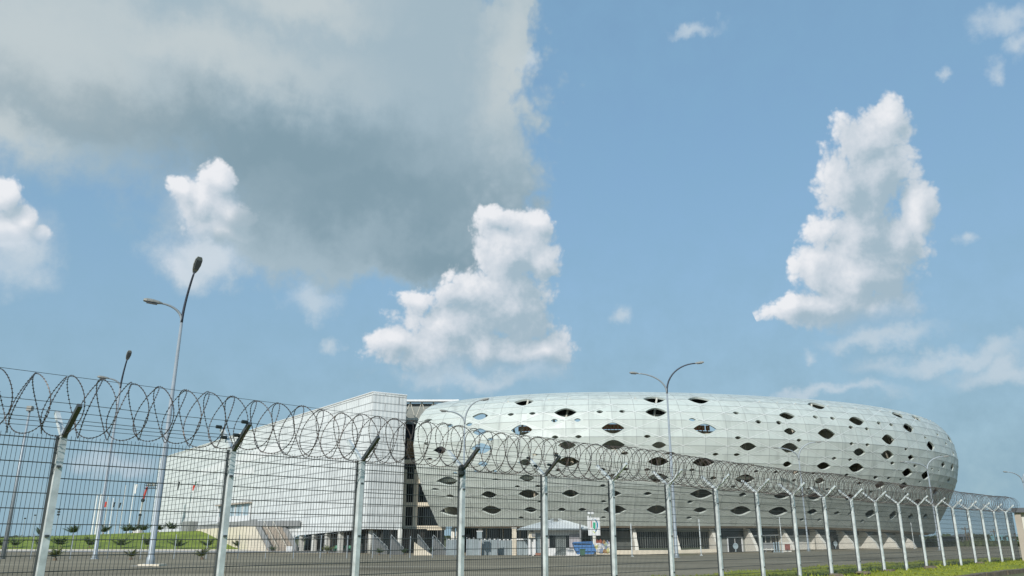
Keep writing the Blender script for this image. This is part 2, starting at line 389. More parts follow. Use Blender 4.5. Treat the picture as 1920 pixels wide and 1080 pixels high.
EYES = "-34.3 19.85 .65 .31;-30.3 18.40 0.65 0.32;-24.5 19.75 1.55 0.70;-18.8 19.75 0.62 0.29;-26.4 18.35 0.66 0.33;-24.3 16.95 1.31 0.59;-22.2 15.60 0.63 0.27;-24.0 14.15 2.00 0.88;-32.0 14.25 1.16 0.68;-24.0 11.55 1.01 0.53;-33.8 12.90 0.48 0.23;-34.1 15.55 0.36 0.23;-29.5 13.20 0.33 0.18;-31.6 8.85 2.0 0.84;-29.8 10.15 0.56 0.29;-34.0 7.45 0.69 0.27;-32.1 6.00 0.85 0.39;-32.7 3.00 2.1 0.94;-24.4 3.10 2.15 0.94;-24.0 6.05 1.64 0.75;-22.1 8.80 0.63 0.22;-18.3 7.45 0.53 0.28;-25.6 10.35 0.42 0.24;-22.0 10.25 0.49 0.28;-18.8 1.55 0.58 0.31;-17.0 22.70 1.87 1.1;-15.0 19.75 0.60 0.29;-9.4 19.75 1.96 0.87;-11.2 18.30 0.58 0.31;-7.4 18.30 0.57 0.31;-3.7 19.75 0.59 0.29;0.0 19.80 0.59 0.29;-16.7 16.90 1.88 0.89;-1.7 16.90 1.90 0.91;-11.1 15.55 0.59 0.30;-7.3 15.55 0.58 0.28;3.8 15.55 0.61 0.28;-9.2 14.20 1.52 0.68;-1.7 14.15 1.93 0.85;-14.6 12.80 0.54 0.21;-11.1 12.85 0.53 0.21;0.1 12.85 0.69 0.30;-16.3 11.55 1.38 0.60;-9.1 11.55 1.88 0.85;-10.9 10.15 0.58 0.29;-3.6 10.20 0.70 0.32;0.2 10.20 0.65 0.31;3.8 10.15 0.59 0.31;-16.4 8.90 1.41 0.69;-1.8 8.85 1.42 0.63;-14.6 7.45 0.61 0.29;-3.5 7.45 0.60 0.29;-16.5 6.05 1.99 0.92;-9.1 6.05 1.57 0.77;-1.6 6.00 1.33 0.60;4.1 6.00 0.77 0.40;-14.7 4.55 0.58 0.25;-3.4 4.55 0.61 0.30;-16.7 3.05 1.36 0.62;-10.9 3.05 0.80 0.41;-7.2 3.00 0.81 0.41;-1.4 3.00 2.15 0.94;6.0 3.00 1.96 0.94;-14.9 1.60 0.61 0.31;-3.4 1.55 0.58 0.25;5.9 22.80 2.04 1.1;13.8 22.90 2.08 1.15;5.6 19.70 1.87 0.87;19.5 19.85 0.63 0.29;11.5 18.40 0.63 0.29;29.2 19.75 1.67 0.72;23.2 18.35 0.62 0.32;27.1 18.35 0.62 0.34;13.5 16.90 2.01 0.86;29.0 16.95 1.27 0.58;19.1 15.55 0.64 0.28;5.7 14.15 1.26 0.57;20.9 14.15 1.59 0.69;28.7 14.15 1.89 0.88;7.6 12.85 0.79 0.28;15.2 12.80 0.60 0.26;18.9 12.80 0.64 0.26;5.6 11.50 1.84 0.79;13.2 11.45 2.03 0.79;28.4 11.45 1.00 0.52;30.6 15.50 0.59 0.29;11.3 10.15 0.61 0.29;22.7 10.10 0.56 0.26;26.4 10.05 0.54 0.28;30.3 10.05 0.71 0.37;5.7 8.80 1.81 0.81;15.1 8.80 0.66 0.37;20.8 8.75 1.92 0.86;30.4 8.70 0.55 0.32;18.9 7.40 0.60 0.28;13.4 6.00 2.13 0.93;20.9 5.95 0.78 0.41;28.6 5.85 1.69 0.72;11.6 4.50 0.59 0.30;13.7 2.95 1.31 0.61;21.3 2.90 2.12 0.94;28.9 2.85 2.15 0.94;7.9 1.55 0.53 0.30;11.9 1.50 0.63 0.30;37.7 22.95 2.15 1.2;35.2 19.80 0.62 0.33;39.1 19.75 0.63 0.33;45.0 19.60 2.10 0.88;42.8 18.25 0.66 0.30;46.9 18.20 0.62 0.29;51.1 19.50 0.64 0.33;55.0 19.40 0.67 0.30;61.0 22.30 2.1 0.9;69.5 22.3 2.0 .9;61.0 19.25 2.10 0.88;36.7 16.85 2.02 0.91;42.2 15.40 0.60 0.31;46.2 15.40 0.61 0.30;52.5 16.65 2.05 0.90;67.0 17.80 0.64 0.25;75.4 18.95 0.74 0.27;86.7 18.85 2.1 0.7;79.9 17.60 0.77 0.26;68.7 16.45 2.05 0.85;57.9 15.25 0.62 0.25;44.1 14.05 1.62 0.70;51.9 13.95 2.01 0.84;85.7 16.15 1.05 0.49;59.7 13.90 1.26 0.51;73.8 14.95 0.51 0.19;38.2 12.75 0.63 0.29;42.0 12.70 0.61 0.27;53.6 12.60 0.72 0.32;61.5 12.50 0.68 0.32;75.6 13.50 1.35 0.54;83.5 13.50 1.49 0.75;36.0 11.40 1.62 0.68;43.7 11.35 2.02 0.85;59.0 11.15 1.96 0.84;66.7 11.00 2.03 0.88;69.2 12.35 0.47 0.23;73.0 12.25 0.53 0.18;34.1 10.05 0.54 0.28;41.7 10.00 0.65 0.29;49.4 9.85 0.74 0.36;53.3 9.85 0.59 0.30;57.3 9.75 0.47 0.26;64.9 9.65 0.48 0.25;35.8 8.75 1.19 0.62;45.5 8.60 0.78 0.32;51.3 8.50 1.58 0.73;59.0 8.60 1.68 0.72;81.8 10.80 1.19 0.52;33.8 7.30 0.52 0.26;38.0 7.30 0.56 0.27;35.8 5.90 1.81 0.83;44.0 5.90 1.25 0.68;49.3 7.15 0.62 0.27;51.9 5.75 0.83 0.42;60.9 7.05 0.57 0.24;61.1 5.65 0.51 0.27;57.2 5.75 0.66 0.32;67.3 5.70 2.09 0.75;68.6 8.25 0.74 0.32;74.6 8.15 1.78 0.78;36.4 2.90 1.24 0.58;42.5 2.80 0.80 0.37;45.9 2.80 0.44 0.32;51.8 2.95 1.59 0.85;59.7 2.90 1.34 0.92;67.4 2.90 1.32 0.54;75.5 3.20 1.48 0.55;34.7 1.35 0.55 0.31;38.8 1.40 0.59 0.31;50.4 1.45 0.60 0.32;76.4 9.35 0.47 0.25;90.5 8.9 1.6 .7;91 12.4 .6 .3;95 14.2 1.8 .8;99 16.9 1.7 .8;97 10 .6 .3;104 11.5 1.9 .8;110 8.8 1.5 .7;108 15.5 .6 .3"
EYES = [tuple(float(v) for v in e.split()) for e in EYES.split(';')]
def eye_h(x, hw, hh):
    t = abs(x) / hw
    return hh * max(0, 1 - t ** 1.75) if hw > .8 else hh * max(0, 1 - t * t)
def in_eye(s, q, g=1.0):
    for a, b, w, h in EYES:
        if abs(s - a) < w * g and abs(q - b) < h * g and abs(q - b) < eye_h((s - a) / g, w, h) * g: return True
    return False

ST_ = thing('stadium', 'curved white stadium shell dotted with eye shaped openings', 'stadium', tuple(bowl(10, 8, -2.6, False)))
vs2, ed = [], []
CMIN, CMAX = -9, 72
idx = {}
for c in range(CMIN, CMAX + 1):
    for r in range(len(ROWS)):
        idx[(c, r)] = len(vs2); vs2.append(Vector((S0 + SP * c, ROWS[r])))
for (c, r), i in list(idx.items()):
    if (c + 1, r) in idx: ed.append((i, idx[(c + 1, r)]))
    if (c, r + 1) in idx: ed.append((i, idx[(c, r + 1)]))
    if (c + 1, r + 1) in idx:
        ed.append((i, idx[(c + 1, r + 1)]) if (c + r) % 2 else (idx[(c + 1, r)], idx[(c, r + 1)]))
for a, b, w, h in EYES:
    n = 9 if w > .8 else 5; lo = []
    for k in range(n): lo.append((a - w + 2 * w * k / n, b - eye_h(-w + 2 * w * k / n, w, h)))
    for k in range(n): lo.append((a + w - 2 * w * k / n, b + eye_h(w - 2 * w * k / n, w, h)))
    o = len(vs2); vs2 += [Vector(p) for p in lo]
    ed += [(o + k, o + (k + 1) % len(lo)) for k in range(len(lo))]
v2, e2, f2 = delaunay_2d_cdt(vs2, ed, [], 0, 1e-5)[:3]
org = Vector(ST_['_o'])
me = bpy.data.meshes.new('shell_cladding')
fs = []; tones = []
P3 = [shell_pt(v.x, min(v.y, ROWS[-1] - 1e-6)) for v in v2]
cell_t = {}
for f in f2:
    ms = sum(v2[i].x for i in f) / 3; mq = sum(v2[i].y for i in f) / 3
    if in_eye(ms, mq): continue
    a, b, c = (P3[i] for i in f)
    nn = (b - a).cross(c - a)
    if nn.length < 1e-8: continue
    out = bnorm(ms) + Vector((0, 0, .6 if mq > 18 else (-.2 if mq < 8 else 0)))
    fs.append(tuple(f) if nn.dot(out) > 0 else tuple(reversed(f)))
    u = (ms - S0) / SP; cc = math.floor(u); r = max(i for i in range(len(ROWS) - 1) if ROWS[i] <= mq)
    key = (cc, r, (u - cc) > .5)
    if key not in cell_t: cell_t[key] = R_.uniform(.965, 1.035)
    tones.append(cell_t[key])
me.from_pydata([tuple(p - org) for p in P3], [], fs); me.update(); me.materials.append(M['shell'])
at_ = me.attributes.new('tone', 'FLOAT', 'FACE'); at_.data.foreach_set('value', tones)
sh = bpy.data.objects.new('shell_cladding', me); COL.objects.link(sh); sh.parent = ST_
sm = sh.modifiers.new('thick', 'SOLIDIFY'); sm.thickness = .32; sm.offset = -1
# seams and joints
def ribbon(mb, p, q, w, off, nor):
    d = (q - p)
    if d.length < 1e-5: return
    b = nor.cross(d).normalized() * (w / 2); p = p + nor * off; q = q + nor * off
    mb.quad(p - b, q - b, q + b, p + b)
sm_, jn = MB(), MB()
def seam(mb, A, B, w, off, k=5):
    for i in range(k):
        s1, q1 = A[0] + (B[0] - A[0]) * i / k, A[1] + (B[1] - A[1]) * i / k
        s2, q2 = A[0] + (B[0] - A[0]) * (i + 1) / k, A[1] + (B[1] - A[1]) * (i + 1) / k
        ms, mq = (s1 + s2) / 2, (q1 + q2) / 2
        if in_eye(ms, mq, 1.12): continue
        p, q = shell_pt(s1, q1), shell_pt(s2, min(q2, 36.5))
        nor = (shell_pt(ms + .05, mq) - shell_pt(ms - .05, mq)).cross(shell_pt(ms, min(mq + .05, 36.5)) - shell_pt(ms, max(mq - .05, .01)))
        if nor.length < 1e-9: continue
        nor.normalize()
        if nor.dot(bnorm(ms) + Vector((0, 0, .6 if mq > 18 else 0))) < 0: nor = -nor
        ribbon(mb, p, q, w, off, nor)
for c in range(-9, 30):
    s1 = S0 + SP * c + (1e-4 if c == -9 else 0); s2 = S0 + SP * (c + 1)
    for r in range(0, 19):
        if r < 18:
            if (c + r) % 2: seam(sm_, (s1 + 1e-4, ROWS[r]), (s2 - 1e-4, ROWS[r + 1] - 1e-4), .085, .035)
            else: seam(sm_, (s2 - 1e-4, ROWS[r]), (s1 + 1e-4, ROWS[r + 1] - 1e-4), .085, .035)
            seam(jn, (s1 + 1e-4, ROWS[r]), (s1 + 1e-4, ROWS[r + 1] - 1e-4), .09, .02, 3)
        seam(jn, (s1 + 1e-4, ROWS[r] + 1e-4), (s2 - 1e-4, ROWS[r] + 1e-4), .07, .025, 4)
sm_.build('diagonal_seams', M['seam'], ST_); jn.build('panel_joints', M['joint'], ST_)
# rings inside and below
def ring(mb, sa, sb, prof_pts, step=2.0, tilt=True, close=True):
    n = max(2, int((sb - sa) / step)); m = len(prof_pts); vs = []
    for i in range(n + 1):
        s = sa + (sb - sa) * i / n
        for (ins, z) in prof_pts: vs.append(bowl(s, ins, z if z is not None else -3.2, tilt))
    fs = []
    for i in range(n):
        for k in range(m if close else m - 1): fs.append((i * m + k, (i + 1) * m + k, (i + 1) * m + (k + 1) % m, i * m + (k + 1) % m))
    if close: fs += [tuple(range(m)), tuple(n * m + k for k in range(m - 1, -1, -1))]
    return mb.add(vs, fs)
def rect(i0, i1, z0, z1): return [(i0, z0), (i1, z0), (i1, z1), (i0, z1)]
ring(MB(), -38.5, -21, rect(10.5, 11, 1.4, 10.8)).build('concourse_wall', M['inner'], ST_)
ring(MB(), -21, 22, rect(10.5, 11, 1.4, 17.65)).build('concourse_wall', M['inner'], ST_)
MB().prism([bowl(-35.5, prof_inset(z) + .7, z) for z in (1.75, 4, 6, 8, 10.8)] + [bowl(-35.5, 12, 10.8), bowl(-35.5, 12, 1.75)], bowl(-35.2, 5, 5) - bowl(-35.5, 5, 5)).build('end_wall', M['inner'], ST_)
ring(MB(), 22, 250, rect(10.5, 11, 1.4, 23.9)).build('concourse_wall', M['inner'], ST_)
for z in (5.3, 9.4, 13.4):
    i0 = prof_inset(z) + 1.3
    ring(MB(), (-34 if z < 10 else -13), 150, rect(i0, 10.45, z - .5, z)).build('floor_slab', M['slab'], ST_)
ring(MB(), -33, 250, rect(14.6, 15.2, 20.6, 23.9)).build('roof_truss_band', M['darksteel'], ST_)
ring(MB(), -33, 250, rect(15.2, 17.6, 23.2, 23.9)).build('roof_edge', M['strut'], ST_)
ring(MB(), -34, 150, [(7.2, 1.75), (12.5, 1.75), (12.5, 1.3), (8.2, 1.3)]).build('soffit', M['tanconc'], ST_)
for k in range(-7, 26):
    s = S0 + SP * k * 1.0 + .6
    if k % 2 == 0 or k > 5:
        p = bowl(s, 9.2, 1.8); q = bowl(s, prof_inset(13) + 2.6, 13.2)
        MB().tube([p, q], .28, 6).build('raking_column', M['cream'], ST_, smooth=True)
    if k > 5 or k in (-5, -3, 1):
        a, b, c = bowl(s, prof_inset(13.5) + 2.2, 13.5), bowl(s + SP * .5, prof_inset(21) + 2.0, 21.2), bowl(s + SP, prof_inset(13.5) + 2.2, 13.5)
        if k % 2: a, b, c = bowl(s, 2.9, 22), bowl(s + SP * .5, 2.4, 14), bowl(s + SP, 2.9, 22)
        MB().tube([a, b], .17, 6).tube([b, c], .17, 6).build('raking_strut', M['strut'], ST_, smooth=True)
ring(MB(), -13, 150, rect(3.2, 3.6, 18.95, 19.3)).build('ring_beam', M['strut'], ST_)
ZU = Vector((0, 0, 1))
def seat_at(s):
    n = bnorm(s); t = Vector((-n.y, n.x, 0)); p = bowl(s, 10.1, 17.6)
    mb = MB(); ax = (t, n, ZU)
    for dx in (-.3, .3): mb.box(p + t * dx + ZU * .55, (.12, .1, .86), ax)
    for dz in (.2, .92): mb.box(p + ZU * dz, (.48, .1, .13), ax)
    mb.box(p + ZU * .1 - n * .2, (.08, .3, .2), ax)
    o = sub(mb.build('stand_seat', M['seat'], ST_), ST_)
    MB().box(p + ZU * .56 - n * .02, (.47, .04, .58), ax).build('seat_panel', M['seatpad'], o)
for s0, n in ((-20.6, 5), (-3.2, 8), (15.4, 4), (18.7, 1)):
    for k in range(n): seat_at(s0 + k * .74)
# ground floor bays
def s_of(px, inset, py=1030):
    best = None
    a = ray(px, py)[0]
    for k in range(-360, 1000):
        s = k * .1; p = bowl(s, inset, 0)
        d = abs(p.x / p.y - a)
        if best is None or d < best[0]: best = (d, s)
    return best[1]
FINPX = [1115, 1193, 1271, 1344, 1414, 1481, 1543, 1595, 1638, 1675, 1708]
FS = [s_of(p, 7.5) for p in FINPX] + []
def gzs(s, ins):
    p = bowl(s, ins, 0, False); return gz(p.x, p.y)
def zt(s):                             # underside of the shell along s
    return bowl(s, 7, 1.25).z
for s in FS:
    n = bnorm(s); t = Vector((-n.y, n.x, 0)); g = gzs(s, 7) - .2; z1 = zt(s)
    A = bowl(s, 12.0, 0, False); thick = .55
    def pp(i, z): q = bowl(s, i, 0, False) - t * (thick / 2); return Vector((q.x, q.y, z))
    MB().prism([pp(12, g), pp(6.3, g), pp(6.9, g + 1.3), pp(8.8, z1 - .15), pp(9.4, z1), pp(12, z1)], t * thick).build('support_fin', M['fin'], ST_)
for s in (s_of(833, 9), s_of(861, 9), s_of(903, 9), s_of(963, 8), s_of(1040, 9)):
    p = bowl(s, 8.6, 0, False); MB().tube([(p.x, p.y, gz(p.x, p.y) - .2), (p.x, p.y, 1.4)], .36, 10).build('support_column', M['fin'], ST_, smooth=True)
def bay(s0, s1, ins, z0, z1, th, m, name, n=4, parent=None):
    mb = MB(); vs = []; N = n
    for i in range(N + 1):
        s = s0 + (s1 - s0) * i / N
        a, b = bowl(s, ins, 0, False), bowl(s, ins + th, 0, False)
        zz0 = z0(s) if callable(z0) else z0; zz1 = z1(s) if callable(z1) else z1
        vs += [(a.x, a.y, zz0), (b.x, b.y, zz0), (b.x, b.y, zz1), (a.x, a.y, zz1)]
    fs = [(4 * i + k, 4 * i + 4 + k, 4 * i + 4 + (k + 1) % 4, 4 * i + (k + 1) % 4) for i in range(N) for k in range(4)] + [(0, 1, 2, 3), (4 * N + 3, 4 * N + 2, 4 * N + 1, 4 * N)]
    return sub(mb.add(vs, fs).build(name, m, parent or ST_), ST_)
G10 = lambda s: gzs(s, 10) - .1
def mid(s): return G10(s) + 2.45
bay(-38.5, FS[1], 12.0, G10, 1.3, .4, M['glass'], 'ground_glazing', 14)
for i in range(9):                      # mullions of the dark glazing
    s = -30 + i * 4.2; p = bowl(s, 11.9, 0, False); n = bnorm(s); t = Vector((-n.y, n.x, 0))
    MB().box((p.x, p.y, -.7), (.14, .12, 4.2), (t, n, ZU)).build('mullion', M['strut'], ST_)
def slats(s0, s1, ins, z0, z1, step=.42):
    o = bay(s0, s1, ins + .25, z0, z1, .1, M['glass'], 'slat_glazing')
    mb = MB(); s = s0 + .2
    while s < s1:
        p = bowl(s, ins, 0, False); n = bnorm(s); t = Vector((-n.y, n.x, 0)); a, b = z0(s), z1(s)
        mb.box((p.x, p.y, (a + b) / 2), (.13, .16, b - a), (t, n, ZU)); s += step
    mb.build('slat_row', M['slats'], o)
for i in (1, 2):
    s0, s1 = FS[i] + .28, FS[i + 1] - .28
    slats(s0, s1, 9.6, lambda s: G10(s) + .95, lambda s: zt(s) - .55)
    bay(s0, s1, 9.3, lambda s: zt(s) - .55, lambda s: zt(s) + .02, .6, M['greywall'], 'bay_lintel')
bay(FS[0] + .3, FS[3] - .3, 5.9, lambda s: gzs(s, 5.9) - .3, lambda s: gzs(s, 5.9) + .62, .7, M['cream'], 'plinth', 10)
bay(FS[0] + .3, FS[3] - .3, 6.6, lambda s: gzs(s, 6.6) - .3, lambda s: gzs(s, 6.6) + .5, 3.2, M['tanconc'], 'podium', 10)
# door bay with a white disc on the glass
def door_bay(s0, s1, sd, w, frame, dark):
    bay(s0, s1, 9.8, G10, mid, .35, dark, 'bay_wall')
    bay(s0, s1, 9.9, mid, lambda s: zt(s) + .02, .3, M['glass'], 'clerestory')
    n = bnorm(sd); t = Vector((-n.y, n.x, 0)); p = bowl(sd, 9.72, 0, False); g = G10(sd); ax = (t, n, ZU)
    d = sub(MB().box((p.x, p.y, g + 1.15), (w, .1, 2.2), ax).build('door', M['glass'], ST_), ST_)
    mb = MB(); q = Vector((p.x, p.y, 0)) + n * .08
    for e in (-w / 2, 0, w / 2): mb.box((q + t * e).to_3d() + ZU * (g + 1.15), (.09 if e == 0 else .2, .1, 2.3), ax)
    mb.box(q + ZU * (g + 2.38), (w + .2, .1, .18), ax)
    mb.build('door_frame', frame, d)
    c = q + n * .12 + ZU * (g + 1.0)
    MB().prism([c + t * (.5 * math.cos(a * PI / 10)) + ZU * (.5 * math.sin(a * PI / 10)) for a in range(20)], n * .03).build('door_disc', M['pane'], d)
    MB().box(c - ZU * .68, (.1, .05, .42), ax).build('disc_stand', M['pane'], d)
door_bay(FS[3] + .3, FS[4] - .3, s_of(1379, 9.7), 2.7, M['whiteframe'], M['greywall'])
s0, s1 = FS[4] + .3, FS[5] - .3
bay(s0, s1, 9.9, mid, lambda s: zt(s) + .02, .3, M['glass'], 'clerestory'); bay(s0, s1, 9.5, mid, lambda s: mid(s) + .22, .6, M['white'], 'bay_lintel')
o = bay(s0, s1, 10.0, G10, mid, .2, M['glass'], 'shop_glazing')
mb = MB()
for k in range(6):
    s = s0 + (s1 - s0) * (k + .5) / 6; p = bowl(s, 9.93, 0, False); n = bnorm(s); t = Vector((-n.y, n.x, 0)); g = G10(s)
    mb.box((p.x, p.y, g + 1.2), (.12, .1, 2.4), (t, n, ZU))
mb.build('shop_mullions', M['slab'], o)
for i in (5, 7, 8, 9):
    s0, s1 = FS[i] + .3, FS[i + 1] - .3
    bay(s0, s1, 9.8, G10, mid, .35, M['palewall'], 'bay_wall'); bay(s0, s1, 9.9, mid, lambda s: zt(s) + .02, .3, M['glass'], 'clerestory')
door_bay(FS[6] + .3, FS[7] - .3, s_of(1566, 9.7), 2.4, M['darksteel'], M['palewall'])
bay(FS[10] + .3, 130, 9.8, G10, lambda s: zt(s) + .02, .35, M['greywall'], 'bay_wall', 12)
bay(FS[0] + .3, FS[1] - .3, 10.8, lambda s: G10(s) + .8, lambda s: zt(s) - .5, .3, M['slats'], 'slat_glazing')

# ------------------------------------------------------------------ long wedge grandstand
CA = at(700, 735, 139.0)
ZTOP = CA.z
CB = at(763, 742, 142.6); CB.z = ZTOP
CC = at(300, 860, 265.0); CC.z = ZTOP
CA0, CB0, CC0 = (Vector((p.x, p.y, 0)) for p in (CA, CB, CC))
FE = (CC0 - CA0).normalized()                                     # along the long face, away to the left
FO = Vector((-FE.y, FE.x, 0)); FO = FO if FO.dot(-CA0) > 0 else -FO  # outward
RE = (CB0 - CA0).normalized(); RO = Vector((RE.y, -RE.x, 0))
LF = (CC0 - CA0).length; LR = (CB0 - CA0).length
GS = thing('grandstand', 'long pale panelled grandstand block rising beside the round stadium', 'building', tuple(CA0 + Vector((0, 0, -2.8))))
def fac(s, w, z): p = CA0 + FE * s + FO * w; return Vector((p.x, p.y, z))     # on the long face
def fac_s(px, py=1000, w=0.):
    a = ray(px, py)[0]; p = CA0 + FO * w
    return (p.x - a * p.y) / (a * FE.y - FE.x)
def fac_pt(px, py, w=0.):
    s = fac_s(px, py, w); p = CA0 + FE * s + FO * w; return Vector((p.x, p.y, ray(px, py)[1] * p.y))
back = Vector((-.3, .954, 0)) * 30
def zb(s): return 1.15 - max(0, min(30, s)) * .034 - max(0, min(12, s - 30)) * .25
bs = [0, 10, 20, 30, 34, 42, 80, 120, LF]
mb = MB()
for a, b in zip(bs[:-1], bs[1:]):
    mb.quad(fac(b, 0, zb(b)), fac(a, 0, zb(a)), fac(a, 0, ZTOP), fac(b, 0, ZTOP))
wl = mb.build('long_facade', M['clad'], GS); wl['_base'] = GS['_o']; uv_planar(wl, CA0, -FE, ZU)
mb = MB(); R0 = lambda r, z: CA0 + RE * r + Vector((0, 0, z))
mb.quad(R0(0, 1.15), R0(LR, 1.0), R0(LR, ZTOP), R0(0, ZTOP))
mb.quad(R0(LR, 1.0), R0(LR, 1.0) + back, R0(LR, ZTOP) + back, R0(LR, ZTOP))
wl = mb.build('end_facade', M['clad'], GS); wl['_base'] = GS['_o']; uv_planar(wl, CA0, RE, ZU)
rf = MB().quad(fac(0, 0, ZTOP - .01), R0(LR, ZTOP - .01), R0(LR, ZTOP - .01) + back, fac(0, 0, ZTOP - .01) + back)
rf.quad(fac(LF, 0, ZTOP - .01), fac(0, 0, ZTOP - .01), fac(0, 0, ZTOP - .01) + back, fac(LF, 0, ZTOP - .01) + back)
rf.quad(fac(LF, 0, -3), fac(LF, 0, ZTOP), fac(LF, 0, ZTOP) + back, fac(LF, 0, -3) + back)
rf.quad(fac(0, -.1, 1.15), R0(LR, 1.05) + back * .01, R0(LR, 1.0) + back, fac(0, -.1, 1.15) + back)
rf.quad(fac(LF, -.1, -1.0), fac(40, -.1, -1.9), fac(40, -.1, -1.9) + back, fac(LF, -.1, -1.0) + back)
rf.quad(fac(34, -.1, zb(34) + .1), fac(0, -.1, 1.15), fac(0, -.1, 1.15) + back, fac(34, -.1, zb(34) + .1) + back)
rf.build('roof', M['palewall'], GS)
MB().tube([fac(LF, .03, ZTOP + .02), fac(0, .03, ZTOP + .02), R0(LR, ZTOP + .02) + RO * .03], .13, 5).build('roof_coping', M['white'], GS)
# pale insert strips of the long face
for pts in (((377, 881), (529, 827), (529, 847), (379, 891)), ((407, 893), (475, 876), (475, 887), (408, 902))):
    P = [fac_pt(x, y, .06) for x, y in pts]
    MB().prism(P, -FO * .05).build('pale_panel_strip', M['white'], GS)
# recessed window group
wr = [fac_pt(411, 951, .05), fac_pt(469, 941, .05), fac_pt(467, 971, .05), fac_pt(411, 981, .05)]
s_l, s_r = fac_s(411, 960, 0), fac_s(469, 960, 0)
z_t, z_b = fac_pt(440, 947).z, fac_pt(440, 977).z
wd = sub(MB().box(fac((s_l + s_r) / 2, .06, (z_t + z_b) / 2), (s_l - s_r, .1, z_t - z_b), (FE, FO, ZU)).build('window', M['pane'], GS), GS)
mb = MB()
for k in (0, .22, .44, .72, 1):
    mb.box(fac(s_r + (s_l - s_r) * k, .16, (z_t + z_b) / 2), (.9, .14, z_t - z_b + .3), (FE, FO, ZU))
for z in (z_b + .5,): mb.box(fac((s_l + s_r) / 2, .2, z), (s_l - s_r, .14, 1.3), (FE, FO, ZU))
mb.build('window_frame', M['white'], wd)
MB().box(fac((s_l + s_r) / 2, .5, z_t + .2), (s_l - s_r + 1.5, 1.0, .3), (FE, FO, ZU)).build('window_hood', M['tanconc'], wd)
# ground floor
mb = MB()
o = sub(MB().quad(fac(34, -3.2, -3), fac(0, -3.2, -3), fac(0, -3.2, 1.2), fac(34, -3.2, 1.2)).quad(fac(0, -3.2, -3), R0(LR + 8, -3) - RO * 2.2, R0(LR + 8, 1.2) - RO * 2.2, fac(0, -3.2, 1.2)).build('ground_glazing', M['glass'], GS), GS)
for k in range(16): mb.box(fac(2 + k * 2.0, -3.1, -1.0), (.1, .1, 4.2), (FE, FO, ZU))
for k in range(6): mb.box(R0(1 + k * 2.0, -1.0) - RO * 2.1, (.1, .1, 4.2), (RE, RO, ZU))
mb.box(fac(17, -3.1, -.35), (33, .1, .12), (FE, FO, ZU))
mb.build('glazing_bars', M['concrete'], o)
for px in (565, 589, 613, 638, 666):
    s = fac_s(px, 1020, -.7); MB().box(fac(s, -.7, -.95), (.75, .8, 4.1), (FE, FO, ZU)).build('support_column', M['palewall'], GS)
for px, dd in ((694, .6), (749, 1.6), (722, 4.0)):
    a = ray(px, 1020)[0]; Y = 140.3 + dd; MB().tube([(a * Y, Y, -3), (a * Y, Y, 1.12)], .42, 12).build('support_column', M['palewall'], GS, smooth=True)

# ------------------------------------------------------------------ open concrete frame between stand and shell
FR = thing('open_frame_building', 'open concrete frame storeys in the gap between stand and stadium', 'building', tuple(at(785, 1035, 150)))
for px in (779, 757): MB().box(((ray(px, 950)[0]) * 147.5, 147.5, 4.3), (.75, .75, 14.6)).build('frame_column', M['cream'], FR)
for py in (868, 904, 947, 990):
    z = at(780, py, 150).z; MB().box((-16.4, 147.6, z), (9.0, .6, .75)).build('floor_beam', M['cream'], FR)
MB().box((-17.6, 153, 5.5), (10, .2, 17)).build('dark_glazing', M['glass'], FR)
mb = MB()
for k in range(14): mb.box((-22.2 + k * .7, 152.7, 5.5), (.07, .08, 17))
mb.build('glazing_bars', M['concrete'], FR)
z1, z2 = at(780, 754, 150).z, at(780, 786, 150).z
MB().box((-15.6, 150, z1 + .2), (11, 1.6, .35)).build('roof_edge_beam', M['white'], FR)
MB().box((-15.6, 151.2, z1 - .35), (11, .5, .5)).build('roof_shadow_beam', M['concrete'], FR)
MB().box((-15.6, 150, z2), (11, .5, .4)).build('truss_chord', M['strut'], FR)
mb = MB()
for k in range(5): mb.tube([(-20.5 + k * 2.2, 150, z2), (-19.4 + k * 2.2, 150, z1)], .09, 5).tube([(-19.4 + k * 2.2, 150, z1), (-18.3 + k * 2.2, 150, z2)], .09, 5)
mb.build('truss_web', M['strut'], FR)
MB().box((-15.6, 155, (z1 + z2) / 2), (11, .2, z1 - z2 + .5)).build('roof_end_wall', M['greywall'], FR)
MB().prism([at(763, 820, 150), at(779, 832, 150), at(779, 856, 150), at(763, 860, 150)], (0, .3, 0)).build('stair_underside', mat('rusty_panel', (.30, .19, .10), .85, 0, .4, .6), FR)
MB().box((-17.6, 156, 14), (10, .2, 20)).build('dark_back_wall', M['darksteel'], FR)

# ------------------------------------------------------------------ outside stair with cream flank wall
W0 = 6.2
def cr(s, w, z): p = CA0 + FE * (30 + s) + FO * w; return Vector((p.x, p.y, z))
SR = thing('outdoor_staircase', 'wide outdoor staircase with cream flank wall against the grandstand', 'staircase', tuple(cr(0, 3, -2.8)))
zl = 1.95; LT = 8.6
MB().prism([cr(-.5, W0, -3), cr(LT, W0, zl), cr(50, W0, 1.5), cr(50, W0, -3.2)], -FO * .35).build('flank_wall', M['cream'], SR)
mb = MB(); NS = 26
for k in range(NS):
    s0 = LT * k / NS; z = -2.8 + (zl + 2.8) * (k + 1) / NS
    mb.box((cr(s0 + LT / NS / 2, W0 / 2, 0) + ZU * ((z - 3) / 2)), (LT / NS, W0 - 1.0, z + 3), (FE, FO, ZU))
mb.build('stair_flight', M['tanconc'], SR)
for w in (W0 - .45, .5):
    MB().prism([cr(-.6, w, -2.9), cr(-.6, w, -1.9), cr(LT, w, zl + 1.15), cr(LT, w, zl - .2)], -FO * .28).build('stair_balustrade', M['concrete'], SR)
